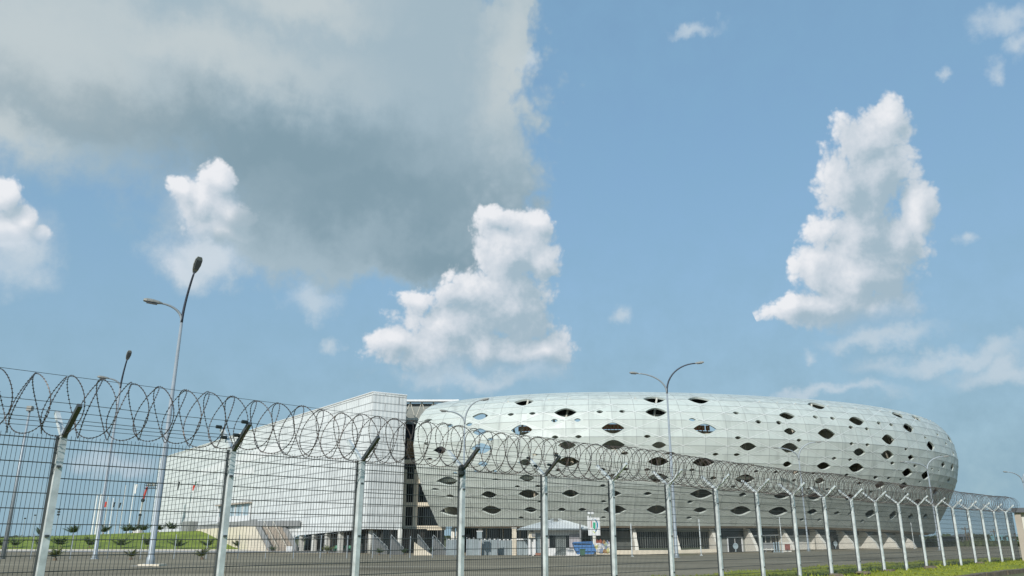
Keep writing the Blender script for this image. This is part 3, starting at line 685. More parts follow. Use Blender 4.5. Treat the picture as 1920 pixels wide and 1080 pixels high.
for w in (W0 * .36, W0 * .66):
    mb = MB().tube([cr(0, w, -1.9), cr(LT, w, zl + .95)], .05, 5)
    for k in range(7): mb.tube([cr(LT * k / 6, w, -2.8 + (zl + 2.8) * k / 6), cr(LT * k / 6, w, -1.9 + (zl + 2.85) * k / 6)], .04, 4)
    mb.build('handrail', M['strut'], SR)
MB().prism([cr(LT, W0 - .4, -3), cr(50, W0 - .4, -3), cr(50, W0 - .4, 1.3), cr(LT, W0 - .4, zl - .05)], -FO * (W0 - .6)).build('landing', M['concrete'], SR)
MB().prism([cr(LT, W0 - .4, zl - .3), cr(50, W0 - .4, 1.2), cr(50, W0 - .4, 2.5), cr(LT, W0 - .4, zl + 1.2)], -FO * .3).build('landing_parapet', M['concrete'], SR)
MB().prism([cr(LT + 14, .35, zl - .3), cr(-1.5, .35, zl - .1), cr(-1.5, .35, zl + .95), cr(LT + 14, .35, zl + 1.25)], FO * .3).build('landing_parapet', M['concrete'], SR)
MB().box(cr(54, W0 + .6, 2.1), (6, 2.2, 2.6), (FE, FO, ZU)).build('bank_pillar', M['concrete'], SR)
for k, (px, w) in enumerate(((540, 7.2), (545.5, 7.2))):
    s = fac_s(px, 1030, 3); p = CA0 + FE * (fac_s(px, 1030, w)) + FO * w
    g = gz(p.x, p.y); t = thing('barrel', ('white upright barrel at the stair foot nearer the cream wall', 'white upright barrel at the stair foot nearer the dark columns')[k], 'barrel', (p.x, p.y, g), 'white barrels')
    mb = MB().tube([(p.x, p.y, g), (p.x, p.y, g + .1), (p.x, p.y, g + 1.0), (p.x, p.y, g + 1.05)], [.26, .29, .29, .24], 12); mb.build('drum', M['white'], t, smooth=True)
    MB().tube([(p.x, p.y, g + 1.05), (p.x, p.y, g + 1.1)], .2, 12).build('lid', M['greywall'], t)

# ------------------------------------------------------------------ security fence in front
H0, H1 = -1.35, 1.30
SPN = 2.5
SF = thing('security_fence', 'tall wire mesh security fence topped with coiled razor wire', 'fence', tuple(fw(20, 0)))
N0, N1 = -2, 20
NP = -FN                                                             # towards the camera
for n in range(N0, N1 + 1):
    p = P0 + FD * (n * SPN); ln = FD * R_.uniform(-.012, .012) + FN * R_.uniform(-.01, .01)
    b = Vector((p.x, p.y, H0 - .2)); tp = Vector((p.x, p.y, H1 + .02)) + ln * 2
    ax = (FD, FN, ZU)
    mb = MB(); h = .043
    vs = [b + FD * i * h + FN * j * h for i, j in ((-1, -1), (1, -1), (1, 1), (-1, 1))] + [tp + FD * i * h + FN * j * h for i, j in ((-1, -1), (1, -1), (1, 1), (-1, 1))]
    mb.add(vs, [(0, 3, 2, 1), (4, 5, 6, 7), (0, 1, 5, 4), (1, 2, 6, 5), (2, 3, 7, 6), (3, 0, 4, 7)])
    po = sub(mb.build('post', M['galv'], SF), SF)
    # clamp strip where the mesh is bolted on
    q = p + FN * .05
    MB().box((q.x - FD.x * .04, q.y - FD.y * .04, 0), (.045, .03, 2.62), ax).build('clamp_strip', M['steelshade'], po)
    for sgn in (1, -1):
        d = (NP * sgn * .46 + ZU * .40)
        a0_ = tp + ZU * -.03; a1 = a0_ + d
        dn = d.normalized(); sd = FD; up = dn.cross(sd).normalized()
        arm = sub(MB().box((a0_ + a1) / 2, (d.length, .06, .06), (dn, sd, up)).build('arm', M['steelshade'] if (sgn > 0 and n <= 4) else M['galv'], po), SF)  # near camera-side arms: underside shade put into the colour
    bolt = MB()
    for z in (-.9, 0, .9): bolt.box(p + ZU * z - FN * .05, (.05, .03, .03), ax)
    bolt.build('bolts', M['steelshade'], po)
    if n in (10, 11, 12, 14, 17):
        g = gz(p.x, p.y); mb = MB().ball((p.x + .1, p.y - .1, H0 + .02), (.3, .2, .1), 9, 5, .3, R_); mb.build('post_footing', M['kerb'], po)
# mesh panels
for n in range(N0, N1 + 1):
    A = P0 + FD * (n * SPN + .05); L = SPN * (.72 if n == N1 else 1) - .1
    off = FN * .06; mb = MB(); far = n > 9
    zs = [H0 + .1 + .2 * k for k in range(13)] + [H1 - .03]
    rv = .0037; rh = .0075
    for k in range(44):
        q = A + off + FD * (L * (k + .5) / 44)
        mb.tube([(q.x, q.y, H0 + .05), (q.x, q.y, H1 + .025)], rv, 4, False)
    for z in zs:
        for o_ in (-.008, .008):
            q1 = A + off + FN * o_; q2 = q1 + FD * L
            mb.tube([(q1.x, q1.y, z), (q2.x, q2.y, z)], rh * .8, 4, False)
    mb.build('mesh_panel', M['wire'], SF)
# razor coil: adjoining turns clipped together, plus a few sagging places
RC, PT, AM = .415, .205, .1
for n in range(N0, N1 + 1):
    BL = SPN * (.72 if n == N1 else 1); mb = MB(); turns = BL / PT; k0 = n * SPN / PT; pts = []
    step = 30 if n < 8 else 22
    def coil(u):
        ph = 2 * PI * u; a = PT * u + AM * math.cos(1.5 * ph + PI / 5) * (1 if u < 60 else .6) + .03 * math.sin(u * .37) + .02 * math.sin(u * 1.9)
        r = RC * (1 + .03 * math.sin(u * .8) + .02 * math.sin(u * 2.1 + 1))
        sag = .02 * math.sin(u * .21) + (-.05 if 38 < u < 44 else 0) + (.03 * math.sin(u * .11) if u > 60 else 0)
        p = P0 + FD * a + FN * (-r * math.cos(ph) * .98)
        return Vector((p.x, p.y, H1 + .01 + RC + r * math.sin(ph) + sag))
    N = int(turns * step)
    pts = [coil(k0 + turns * i / N) for i in range(N + 1)]
    mb.tube(pts, .0060 if n < 6 else .0068, 4, False)
    if n < 12:
        nb = int(turns * (46 if n < 7 else 34))
        for i in range(nb):
            u = k0 + turns * (i + .3) / nb; p = coil(u); t = (coil(u + .002) - p).normalized()
            c = Vector((P0.x + FD.x * PT * u, P0.y + FD.y * PT * u, H1 + RC)); rd = (p - c); rd = (rd - t * rd.dot(t)).normalized(); b = t.cross(rd)
            e = .017
            for v in (rd, b): mb.add([p - v * e, p - t * e * .75, p + v * e, p + t * e * .75], [(0, 1, 2, 3)])
    mb.build('razor_coil', M['razor'], SF)
    wb = MB()
    for sgn in (1, -1):
        for f in (.45, .92):
            q1 = P0 + FD * (n * SPN) + NP * sgn * .46 * f; q2 = q1 + FD * BL
            z = H1 + .40 * f + .035
            wb.tube([(q1.x, q1.y, z), ((q1.x + q2.x) / 2, (q1.y + q2.y) / 2, z - .012), (q2.x, q2.y, z)], .0042, 4, False)
    for dz in (.12, .84):
        q1 = P0 + FD * (n * SPN); q2 = q1 + FD * BL
        wb.tube([(q1.x, q1.y, H1 + dz), (q2.x, q2.y, H1 + dz)], .0036, 4, False)
    wb.build('strand_wire', M['wire'], SF)
for n in (1, 3, 4):                     # insulators where the strands cross the arms
    p = P0 + FD * (n * SPN)
    for sgn in (1, -1):
        for f in (.45, .92):
            q = p + NP * sgn * .46 * f - FD * .06; mb = MB()
            if n == 3:
                if f < .5: continue
                q = p - FD * .05 - FN * .02; mb.ball((q.x, q.y, H1 - .04 + sgn * .05), (.07, .07, .075), 8, 5)
            else: mb.tube([(q.x - FD.x * .05, q.y - FD.y * .05, H1 + .4 * f + .04), (q.x + FD.x * .04, q.y + FD.y * .04, H1 + .4 * f + .04)], .028, 6)
            mb.build('insulator', M['flagdark'], SF)

# grass blades and weeds along the fence
mb = MB()
for i in range(9000):
    a = R_.uniform(10, 62); w = R_.uniform(W_KERB + .2, W_GRASS + .15)
    p = fw(a, w); p.z = vz(p.x, p.y, a, w) - .01; h = R_.uniform(.04, .10) * (1.5 if abs(w) < .35 else 1); d = R_.uniform(0, 2 * PI); b = .022 + .02 * R_.random()
    e = Vector((math.cos(d), math.sin(d), 0)); l = Vector((R_.uniform(-.06, .06), R_.uniform(-.06, .06), h))
    mb.tri(p - e * b, p + e * b, p + l)
struct(mb.build('grass_blades', M['blade']), 'stuff')
mb = MB()
for i in range(1100):
    k = R_.random()
    a = R_.uniform(16, 60); w = R_.gauss(.3, .3)
    if math.sin(a * 1.1) + math.sin(a * .47 + 1) < -.1 and k < .75: continue
    p = fw(a, w); p.z = vz(p.x, p.y, a, w) - .01; h = R_.uniform(.05, .17); d = R_.uniform(0, 2 * PI); b = R_.uniform(.03, .07)
    e = Vector((math.cos(d), math.sin(d), 0)); l = Vector((R_.uniform(-.12, .12), R_.uniform(-.12, .12), h))
    mb.add([p - e * b * .4, p + l * .55 - e * b, p + l, p + l * .55 + e * b], [(0, 1, 2, 3)])
struct(mb.build('weeds', M['weed']), 'stuff')

# ------------------------------------------------------------------ low mesh fence across the asphalt
LFN = thing('low_mesh_fence', 'low thin mesh fence standing far across the asphalt', 'fence', tuple(gp(500, 72)))
lp = [(-30, 71), (60, 71), (134, 71), (203, 71), (265, 72), (328, 72), (388, 73), (447, 73), (499, 74), (551, 75), (601, 76), (651, 77), (699, 78), (732, 80), (769, 82), (811, 84), (852, 86)]
prev = None
for px, Y in lp:
    g = gp(px, Y); MB().tube([g - ZU * .1, g + ZU * 2.0], .042, 6).build('fence_post', M['lamp'], LFN)
    if prev is not None and px < 860:
        mb = MB(); v = g - prev
        for k in range(1, 20): q = prev + v * (k / 20); mb.tube([q + ZU * .1, q + ZU * 1.9], .0045, 3, False)
        for k in range(10): mb.tube([prev + ZU * (.1 + .2 * k), g + ZU * (.1 + .2 * k)], .0055, 3, False)
        mb.build('fence_mesh', M['wire'], LFN)
    prev = g
for i, (px, Y, h) in enumerate(((1185, 95, 3.6), (1314, 100, 4.2), (1467, 112, 4.6), (1715, 150, 4.6))):
    g = gp(px, Y); t = thing('marker_post', ('thin grey post before the slatted bay by the gatehouse', 'thin grey post before the cream plinth end', 'thin grey post before the shop front bay', 'thin grey post near the far right end of the stadium')[i], 'post', tuple(g), 'thin grey posts along the stadium')
    MB().tube([g - ZU * .1, g + ZU * h], .07, 8).build('shaft', M['galv'], t); MB().box(g + ZU * .03, (.3, .3, .06)).build('base_plate', M['galv'], t)

# ------------------------------------------------------------------ street lamps
def lamp(px0, Y, top, heads, label, dark=False, r=.11, footing=False):
    b = gp(px0, Y); a, bb = ray(*top); tp = Vector((b.x, b.y, bb * Y))
    t = thing('street_lamp', label, 'street lamp', tuple(b), 'street lamps on the parking ground')
    MB().tube([b - ZU * .1, b + ZU * .35, b + ZU * .4, tp], [r * 1.75, r * 1.6, r * 1.3, r * .62], 10).build('pole', M['lamp'], t, smooth=True)
    MB().tube([b - ZU * .05, b + ZU * .05], [.34, .34], 8).build('base_flange', M['lamp'], t)
    if footing:
        MB().box(b - ZU * .06 + Vector((.1, 0, 0)), (1.05, .9, .2)).build('footing', M['cream'], t)
        MB().box(b - ZU * .1 + Vector((-.2, -.4, 0)), (1.0, .7, .14)).build('footing_slab', M['pave'], t)
    for k, (hx, hy) in enumerate(heads):
        h = at(hx, hy, Y - .6); e = h - tp; hor = Vector((e.x, e.y, 0)); rise = e.z
        pts = []; tall = rise > 1.3 * hor.length
        for i in range(13):
            u = i / 12
            if tall: x_, z_ = u ** 1.75 if u < 1 else 1, u
            else: x_, z_ = 1 - math.cos(u * PI / 2), math.sin(u * PI / 2) ** .9
            x_ = x_ * .93
            pts.append(tp + hor * x_ + ZU * (rise * z_))
        isd = dark and k == 1  # second arm carries its shade as a darker colour
        arm = MB().tube(pts, [(.115 - .035 * i / 12) if Y > 100 else (.06 + .0004 * Y) - .025 * i / 12 for i in range(13)], 7).build('lamp_arm', M['lamparmshade'] if isd else M['lamp'], t, smooth=True)
        sub(arm, t)
        d = (pts[-1] - pts[-3]).normalized(); d = Vector((d.x, d.y, d.z * .8)).normalized()
        sd = d.cross(ZU).normalized(); up = sd.cross(d).normalized(); c = pts[-1] + d * .38
        sec = [(-.48, .08, .06), (-.3, .15, .11), (0, .2, .15), (.3, .19, .14), (.45, .12, .09)]
        mb = MB(); vs = []
        for x_, w_, h_ in sec:
            for (i, j) in ((-1, -.35), (1, -.35), (1.02, .15), (.6, .8), (-.6, .8), (-1.02, .15)): vs.append(c + d * x_ + sd * (i * w_) + up * (j * h_))
        fs = [(6 * i + k_, 6 * i + (k_ + 1) % 6, 6 * i + 6 + (k_ + 1) % 6, 6 * i + 6 + k_) for i in range(4) for k_ in range(6)] + [tuple(range(5, -1, -1)), tuple(24 + k_ for k_ in range(6))]
        hd = sub(mb.add(vs, fs).build('lamp_head', M['lamphead'], t), t)
        MB().ball(c + d * .05 - up * .05, Vector((.3, .15, .1)), 8, 5).build('lamp_lens', M['lens'], hd, smooth=True) if False else MB().prism([c + d * x_ + sd * y_ - up * .05 for x_, y_ in ((-.25, -.12), (.28, -.15), (.28, .15), (-.25, .12))], -up * .06).build('lamp_lens', M['lens'], hd)
    return t
lamp(285, 41, (321, 605), [(297, 568), (366, 508)], 'tallest double arm street lamp standing at the left before the grass bank', True, .12, True)
lamp(180, 69.6, (216, 728), [(200, 709), (239, 673)], 'double arm street lamp behind and left of the tallest lamp', True, .13)
lamp(1268, 81.7, (1250, 738), [(1191, 700), (1309, 681)], 'double arm street lamp before the middle of the round stadium', True, .14)
lamp(1516, 128, (1492, 862), [(1456, 840), (1533, 829)], 'slender double arm lamp right of the middle against the stadium', False, .12)
lamp(1762, 135, (1737, 882), [(1693, 866), (1772, 856)], 'double arm street lamp near the right end of the stadium shell', False, .13)
lamp(867, 88, (867, 795), [(836, 771), (906, 750)], 'double arm street lamp rising where shell and grandstand meet', False, .11)
lamp(1942, 168, (1928, 905), [(1886, 885), (1960, 872)], 'far lamp at the right picture edge above the white wall', False, .13)
# single flood lamp at the far left
b = gp(8, 69.6); tp = at(46, 770, 69.6); tp = Vector((b.x, b.y, tp.z))
t = thing('floodlight_pole', 'pale pole with one square floodlight at the far left', 'street lamp', tuple(b))
MB().tube([b - ZU * .1, tp], [.19, .08], 9).build('pole', M['lamp'], t, smooth=True)
MB().box(tp + ZU * .2, (.42, .42, .4)).build('lamp_head', M['lamphead'], t); MB().box(tp + Vector((0, -.1, -.03)), (.34, .3, .06)).build('lamp_lens', M['lens'], t)
for px, py, lab in ((111, 955, 'thin mast with stacked dark floodlights beyond the grass bank'), (66, 966, 'very thin mast with one small light left of the floodlight mast'), (47, 972, 'pale low mast with a round light at the far left')):
    Y = 260; q = at(px, py, Y); g = Vector((q.x, Y, -2.9)); t = thing('light_mast', lab, 'light mast', tuple(g), 'light masts beyond the bank')
    MB().tube([g, q], .09, 6).build('mast', M['lamp'], t)
    mb = MB()
    for k in range(3 if px == 111 else 1):
        mb.box(q + Vector((0, 0, -k * .8)), (.75 if px == 111 else .5, .4, .5 if px == 111 else .35))
    mb.build('floodlight', M['flagdark'], t)

# ------------------------------------------------------------------ flagpoles, lift
FL = [(183, 928, 998, .2, None), (190, 927, 998, .26, 'green'), (203, 932, 998, .2, 'red'), (213, 935, 998, .12, 'dark'), (224, 936, 998, .12, 'dark'), (236, 911, 998, .1, None), (253, 908, 998, .13, 'white'), (275, 936, 997, .1, None), (302, 903, 997, .14, 'orange'), (334, 903, 996, .09, 'darkgreen'), (365, 903, 996, .09, 'greenred')]
FLAB = ['thick white flagpole at the left end of the flag row', 'white flagpole with a green flag beside the thick pole', 'white flagpole with a small red flag', 'thin flagpole with a tiny dark flag', 'white flagpole with a black drooping flag', 'tall bare flagpole left of the red lift', 'tall flagpole with a pale banner left of the red lift', 'low thin flagpole right of the red lift', 'flagpole with an orange and white flag by the grandstand end', 'flagpole with a drooping dark flag before the grandstand', 'rightmost flagpole with a green and red flag']
for (px, p1, p2, r, fl), lab in zip(FL, FLAB):
    Y = 215 if px < 290 else 225
    tp = at(px, p1, Y); t0 = at(px, p2, Y); b = Vector((tp.x, Y, mound(tp.x, Y) - .2))
    t = thing('flagpole', lab, 'flagpole', tuple(b), 'flagpoles on the bank')
    MB().tube([b, tp], [r * 1.1, r * .8], 7).build('pole', M['white'], t); MB().ball(tp, .16, 6, 4).build('finial', M['white'], t)
    if fl:
        def flag(x0, x1, z0, z1, m):
            mb = MB(); n = 5; vs = []
            for j in range(n + 1):
                for i in range(4):
                    u = i / 3; v = j / n
                    vs.append(tp + Vector((r + x0 + (x1 - x0) * u * (.6 + .4 * v), .12 * math.sin(u * 5 + v * 2), z0 + (z1 - z0) * v)))
            mb.add(vs, [(j * 4 + i, j * 4 + i + 1, j * 4 + i + 5, j * 4 + i + 4) for j in range(n) for i in range(3)])
            mb.build('flag', m, t)
        if fl == 'green': flag(0, .5, -2.6, -1.2, M['flaggreen'])
        if fl == 'red': flag(-.9, -.1, -2.6, -1.2, M['flagred'])
        if fl == 'dark': flag(0, .55, -2.2, -.9, M['flagdark'])
        if fl == 'white': flag(0, .7, -2.4, 0, M['white'])
        if fl == 'orange': flag(-1, -.1, -2.6, -1.3, M['orangered']); flag(-.7, .5, -1.3, 0, M['white'])
        if fl == 'darkgreen': flag(0, .5, -2.2, 0, M['flagdark'])
        if fl == 'greenred': flag(0, .5, -1.0, 0, M['flaggreen']); flag(-.5, .2, -2.4, -1.0, M['flagred'])
Yb = 222
b = at(258, 991, Yb); b.z = mound(b.x, Yb) - .9
t = thing('boom_lift', 'red telescopic boom lift with a raised work basket by the flagpoles', 'boom lift', tuple(b))
mb = MB().box(b + ZU * .9, (3.4, 2.0, .8)); mb.build('chassis', M['red'], t)
for e in (-1.2, 1.2):
    for f in (-.95, .95): MB().tube([b + Vector((e, f - .18, .5)), b + Vector((e, f + .18, .5))], .5, 10).build('wheel', M['black'], t)
MB().box(b + ZU * 1.7, (1.8, 1.6, .9)).build('turret', M['white'], t)
k0, k1, k2 = b + ZU * 2.1, at(268, 938, Yb), at(276, 913, Yb)
k15 = k0 + (k1 - k0) * .5
MB().tube([k0, k15], .34, 6).build('boom_section', M['concrete'], t); MB().tube([k15, k1], .26, 6).build('boom_section', M['palewall'], t)
MB().tube([k1, k2], .3, 6).build('boom_section', M['red'], t)
MB().ball(k1, .55, 8, 5).build('boom_joint', M['flagdark'], t); MB().ball(k15, .45, 8, 5).build('boom_joint', M['flagdark'], t)
bk = at(283, 911, Yb); mb = MB()
for z in (-.6, .1, .6):
    for e in (-.6, .6): mb.tube([bk + Vector((-1.5, e, z)), bk + Vector((1.5, e, z))], .07, 4)
for x in (-1.5, -.5, .5, 1.5):
    for e in (-.6, .6): mb.tube([bk + Vector((x, e, -.6)), bk + Vector((x, e, .6))], .06, 4)
mb.box(bk - ZU * .65, (3.1, 1.3, .14)); mb.build('work_basket', M['flagdark'], t)
MB().box(bk + Vector((-.5, 0, .2)), (.7, .7, .7)).box(bk + Vector((.7, 0, .35)), (.5, .6, .9)).build('basket_load', M['palewall'], t)

# ------------------------------------------------------------------ palms and other plants
def palm(loc, h, label, group, seed, m='palm', spread=1.0, cat='palm'):
    rd = random.Random(seed); t = thing('young_palm' if cat == 'palm' else 'potted_plant', label, cat, tuple(loc), group); loc = Vector(loc)
    th = h * .13
    lean = Vector((rd.uniform(-.1, .1), 0, 0)) * h
    MB().tube([loc - ZU * .1, loc + ZU * th * .5 + lean * .3, loc + ZU * th + lean * .5], [.16, .13, .09], 7).build('trunk', M['bark'], t)
    mb = MB(); top = loc + ZU * th + lean * .5; nf = 10
    for k in range(nf):
        az = 2 * PI * k / nf + rd.uniform(-.3, .3); L = h * rd.uniform(.5, .8) * spread; e = Vector((math.cos(az), math.sin(az), 0)); s_ = Vector((-e.y, e.x, 0))
        el = rd.uniform(.75, 1.4); pr = None
        for i in range(9):
            u = i / 8; p = top + e * (L * u * math.cos(el) + L * .22 * u * u) + ZU * (L * (math.sin(el) * u - .22 * u * u))
            if pr is not None and i > 1:
                w = L * .3 * math.sin(PI * min(1, u * .95)) ** .7 + .02
                for sg in (-1, 1):
                    tipp = p + s_ * sg * w + (p - pr) * .8 - ZU * w * .55
                    mb.tri(pr, p, tipp)
            if pr is not None: mb.tri(pr - s_ * .02, pr + s_ * .02, p)
            pr = p
    mb.build('crown', M[m], t)
    return t
def at_y(px, py, zf):                    # where a line of sight meets a height field
    a, b = ray(px, py); Y = 60.0
    while Y < 400:
        if b * Y <= zf(a * Y, Y): return Vector((a * Y, Y, zf(a * Y, Y)))
        Y += .25
    return Vector((a * 200, 200, zf(a * 200, 200)))
WORDS = ['at the far left of the kerb', 'second from the left along the kerb', 'right of the first tall fence post', 'just left of the second street lamp foot', 'between the two left street lamps', 'left of the tallest lamp foot', 'right of the tallest lamp foot', 'below the grandstand windows', 'nearest the cream stair wall']
for i, (px, py) in enumerate(((2, 1029), (28, 1028), (74, 1028), (113, 1027), (168, 1028), (226, 1029), (276, 1028), (334, 1030), (391, 1029))):
    p = at_y(px, py, mound); palm(p, 3.0 + .5 * R_.random(), 'small dark young palm on the bank foot ' + WORDS[i], 'young palms at the foot of the bank', i)
palm(at_y(447, 1029, mound), 2.8, 'small young palm growing against the cream stair flank wall', 'young palms at the foot of the bank', 31)
p = gp(512, 158); palm(p, 1.5, 'small bush palm at the foot of the stair balustrade', 'young palms at the foot of the bank', 32)
WORDS2 = ['at the far left end', 'right of the floodlight mast', 'below the thick white flagpole', 'left of the lift', 'touching the lift', 'right of the lift', 'beside the tallest lamp pole', 'near the grandstand end', 'beside the grey stair pillar']
for i, (px, py) in enumerate(((75, 1006), (138, 1004), (193, 1001), (236, 999), (248, 999), (270, 998), (296, 998), (323, 997), (349, 996))):
    a = ray(px, py)[0]; p = Vector((a * 207, 207, mound(a * 207, 207))); palm(p, 3.3 + .6 * R_.random(), 'small palm on top of the bank ' + WORDS2[i], 'young palms on top of the bank', 50 + i)
for i, (px, Y, h, lab) in enumerate(((107, 60, 1.3, 'yellowish sapling on the asphalt edge by the first fence post'), (248, 66, 1.1, 'pale sapling on the asphalt left of the tallest lamp'), (381, 66, 1.3, 'pale sapling leaning by a low fence post'), (614, 140, 2.2, 'sprawling yellow green plant before the dark columns'), (711, 128, 1.6, 'small plant before the corner column'), (759, 126, 1.5, 'potted plant left of the cream frame column'), (806, 124, 1.6, 'green plant beside the ramp wall'), (858, 122, 1.4, 'thin plant before the metal hoarding'))):
    palm(gp(px, Y), h, lab, 'small plants on the asphalt edge', 80 + i, 'palmdry' if i in (0, 1, 2, 3) else 'palm', 1.0, 'plant')

# ------------------------------------------------------------------ people and chairs under the stand
def chair(p, lab, rot):
    t = thing('plastic_chair', lab, 'chair', tuple(p), 'green chairs under the stand'); t.rotation_euler.z = 0
    MB().box(p + ZU * .44, (.46, .46, .05)).build('seat', M['chairgreen'], t)
    MB().prism([p + Vector((-.22, .2, .46)), p + Vector((.22, .2, .46)), p + Vector((.2, .3, .9)), p + Vector((-.2, .3, .9))], (0, .04, 0)).build('backrest', M['chairgreen'], t)
    for i in (-.2, .2):
        for j in (-.2, .2): MB().tube([p + Vector((i, j, .43)), p + Vector((i * 1.15, j * 1.15, 0))], .025, 5).build('leg', M['chairgreen'], t)
        MB().tube([p + Vector((i * 1.15, .24, .66)), p + Vector((i * 1.15, -.18, .66)), p + Vector((i * 1.15, -.18, .43))], .025, 5).build('armrest', M['chairgreen'], t)
    return t
for px, Y, lab in ((629, 149.5, 'green plastic chair left of the seated person'), (636, 149, 'green plastic chair under the seated person'), (644.5, 149.5, 'green plastic chair right of the seated person'), (655, 149, 'green plastic chair beside the last square column')):
    chair(gp(px, Y) + ZU * .25, lab, 0)
def skinned(name, joints, edges, m, parent, root=0):
    bm = bmesh.new(); lay = bm.verts.layers.skin.verify(); V = []
    for i, (p, r) in enumerate(joints):
        v = bm.verts.new(Vector(p) - Vector(parent['_o'])); v[lay].radius = (r, r); v[lay].use_root = (i == root); V.append(v)
    for a, b in edges: bm.edges.new((V[a], V[b]))
    me = bpy.data.meshes.new(name); bm.to_mesh(me); bm.free(); me.materials.append(m)
    o = bpy.data.objects.new(name, me); COL.objects.link(o); o.parent = parent
    o.modifiers.new('s', 'SKIN'); o.modifiers.new('d', 'SUBSURF').levels = 1; o.modifiers['d'].render_levels = 1
    return o
g = gp(636, 149) + ZU * .25
t = thing('person', 'person in a white shirt seated before the dark ground floor columns', 'person', tuple(g))
J = lambda x, y, z: g + Vector((x, y, z))
bod = [(J(0, 0, .52), .13), (J(0, .04, .75), .125), (J(0, .05, .98), .14), (J(0, .03, 1.1), .06), (J(0, .0, 1.2), .085), (J(0, -.01, 1.32), .09), (J(-.18, .04, 1.0), .065), (J(-.27, -.05, .75), .05), (J(-.2, -.25, .6), .04), (J(-.17, -.34, .58), .035), (J(.18, .04, 1.0), .065), (J(.27, -.05, .75), .05), (J(.2, -.25, .6), .04), (J(.17, -.34, .58), .035), (J(-.1, -.08, .5), .1), (J(-.13, -.45, .5), .075), (J(-.13, -.48, .1), .05), (J(-.13, -.6, .04), .04), (J(.1, -.08, .5), .1), (J(.13, -.45, .5), .075), (J(.13, -.48, .1), .05), (J(.13, -.6, .04), .04)]
eg = [(0, 1), (1, 2), (2, 3), (3, 4), (4, 5), (2, 6), (6, 7), (7, 8), (8, 9), (2, 10), (10, 11), (11, 12), (12, 13), (0, 14), (14, 15), (15, 16), (16, 17), (0, 18), (18, 19), (19, 20), (20, 21)]
skinned('body', bod, eg, M['skin'], t)
sh_ = [(bod[i][0], bod[i][1] + .035) for i in (0, 1, 2, 6, 7, 10, 11)]
skinned('shirt', sh_, [(0, 1), (1, 2), (2, 3), (3, 4), (2, 5), (5, 6)], M['shirt'], t)
tr_ = [(bod[i][0], bod[i][1] + .02) for i in (0, 14, 15, 16, 18, 19, 20)]
skinned('trousers', tr_, [(0, 1), (1, 2), (2, 3), (0, 4), (4, 5), (5, 6)], M['trouser'], t)
MB().ball(J(0, 0, 1.3), (.1, .11, .11), 8, 6).build('hair', M['black'], t)

# ------------------------------------------------------------------ things between stand and gatehouse
for i, (x0, y0, x1, y1, Y, lab) in enumerate(((699, 1006, 726, 1032, 132, 'grey sloping stair flank wall behind the corner column'), (733, 1009, 756, 1033, 130, 'grey sloping stair flank wall left of the cream frame column'), (783, 1008, 808, 1040, 122, 'grey sloping ramp wall with a pale foot before the shell corner'), (812, 1009, 838, 1037, 127, 'grey sloping ramp wall right of the pale footed one'))):
    a, b = at(x0, y0, Y), at(x1, y1, Y + 1.5); g0 = gz(a.x, Y) - .1
    t = thing('ramp_wall', lab, 'ramp wall', (a.x, Y, g0), 'sloping ramp walls')
    MB().prism([(a.x, Y, g0), (b.x, Y + 1.5, g0), (b.x, Y + 1.5, b.z), (a.x + .2, Y, a.z), (a.x, Y, a.z)], (.2, 1.2, 0)).build('wall', M['concrete'], t)
    mb = MB().tube([(a.x, Y + .3, a.z + .5), (b.x, Y + 1.8, b.z + .5)], .04, 5)
    for k in range(5): u = k / 4; q = a.lerp(b, u); mb.tube([(q.x, Y + .3 + 1.5 * u, q.z), (q.x, Y + .3 + 1.5 * u, q.z + .5)], .03, 4)
    mb.build('rail', M['galv'], t)
    if i == 2: MB().prism([(a.x - .4, Y - .5, g0), (a.x + 2.4, Y - .3, g0), (a.x - .4, Y - .5, g0 + 1.9)], (0, .3, 0)).build('pale_foot', M['cream'], t)
def hoarding(x0, x1, ytop, Y, lab):
    a, b = gp(x0, Y), gp(x1, Y); h = at(x0, ytop, Y).z - a.z
    t = thing('metal_hoarding', lab, 'hoarding', tuple(a), 'grey metal hoardings by the gatehouse')
    mb = MB(); n = max(3, int((b.x - a.x) / .25))
    for k in range(n):
        u = a.x + (b.x - a.x) * (k + .5) / n; mb.box((u, Y + (.03 if k % 2 else 0), a.z + h / 2), ((b.x - a.x) / n, .05, h))
    mb.build('sheet', M['hoard'], t)
    mb = MB(); nc = max(3, int((b.x - a.x) / .55))
    for k in range(nc): mb.box((a.x + (b.x - a.x) * (k + .5) / nc, Y, a.z + h + .07), (.26, .14, .16))
    mb.build('cap_row', M['white'], t)
    for k in range(3): MB().box((a.x + (b.x - a.x) * k / 2, Y - .06, a.z + h / 2 + .1), (.1, .1, h + .3)).build('post', M['lamp'], t)
hoarding(837, 868, 1012, 119, 'plain grey metal hoarding right of the ramp walls')
hoarding(875, 901, 1011, 117, 'grey metal hoarding sheets right of the fence post with the black box')
hoarding(904, 932, 1012, 118, 'grey metal hoarding right of the grey cabinet')
hoarding(934, 963, 1013, 120, 'wide grey metal hoarding left of the cream block column')
g = gp(899, 115.5); t = thing('cabinet', 'tall pale grey cabinet standing above the metal hoardings', 'cabinet', tuple(g))
zt_ = at(899, 996, 115.5).z
MB().box((g.x, g.y + .1, (zt_ + g.z) / 2 - .3), (.22, .2, zt_ - g.z - .6)).build('stand', M['lamp'], t); MB().box((g.x, g.y, zt_ - .55), (.72, .5, 1.0)).build('housing', M['hoard'], t); MB().box((g.x, g.y, zt_ + .0), (.85, .62, .1)).build('cap', M['white'], t)
g = gp(964, 116); t = thing('block_pillar', 'cream block pillar between the hoarding and the grey gate', 'pillar', tuple(g)); zt_ = at(964, 991, 116).z
mb = MB()
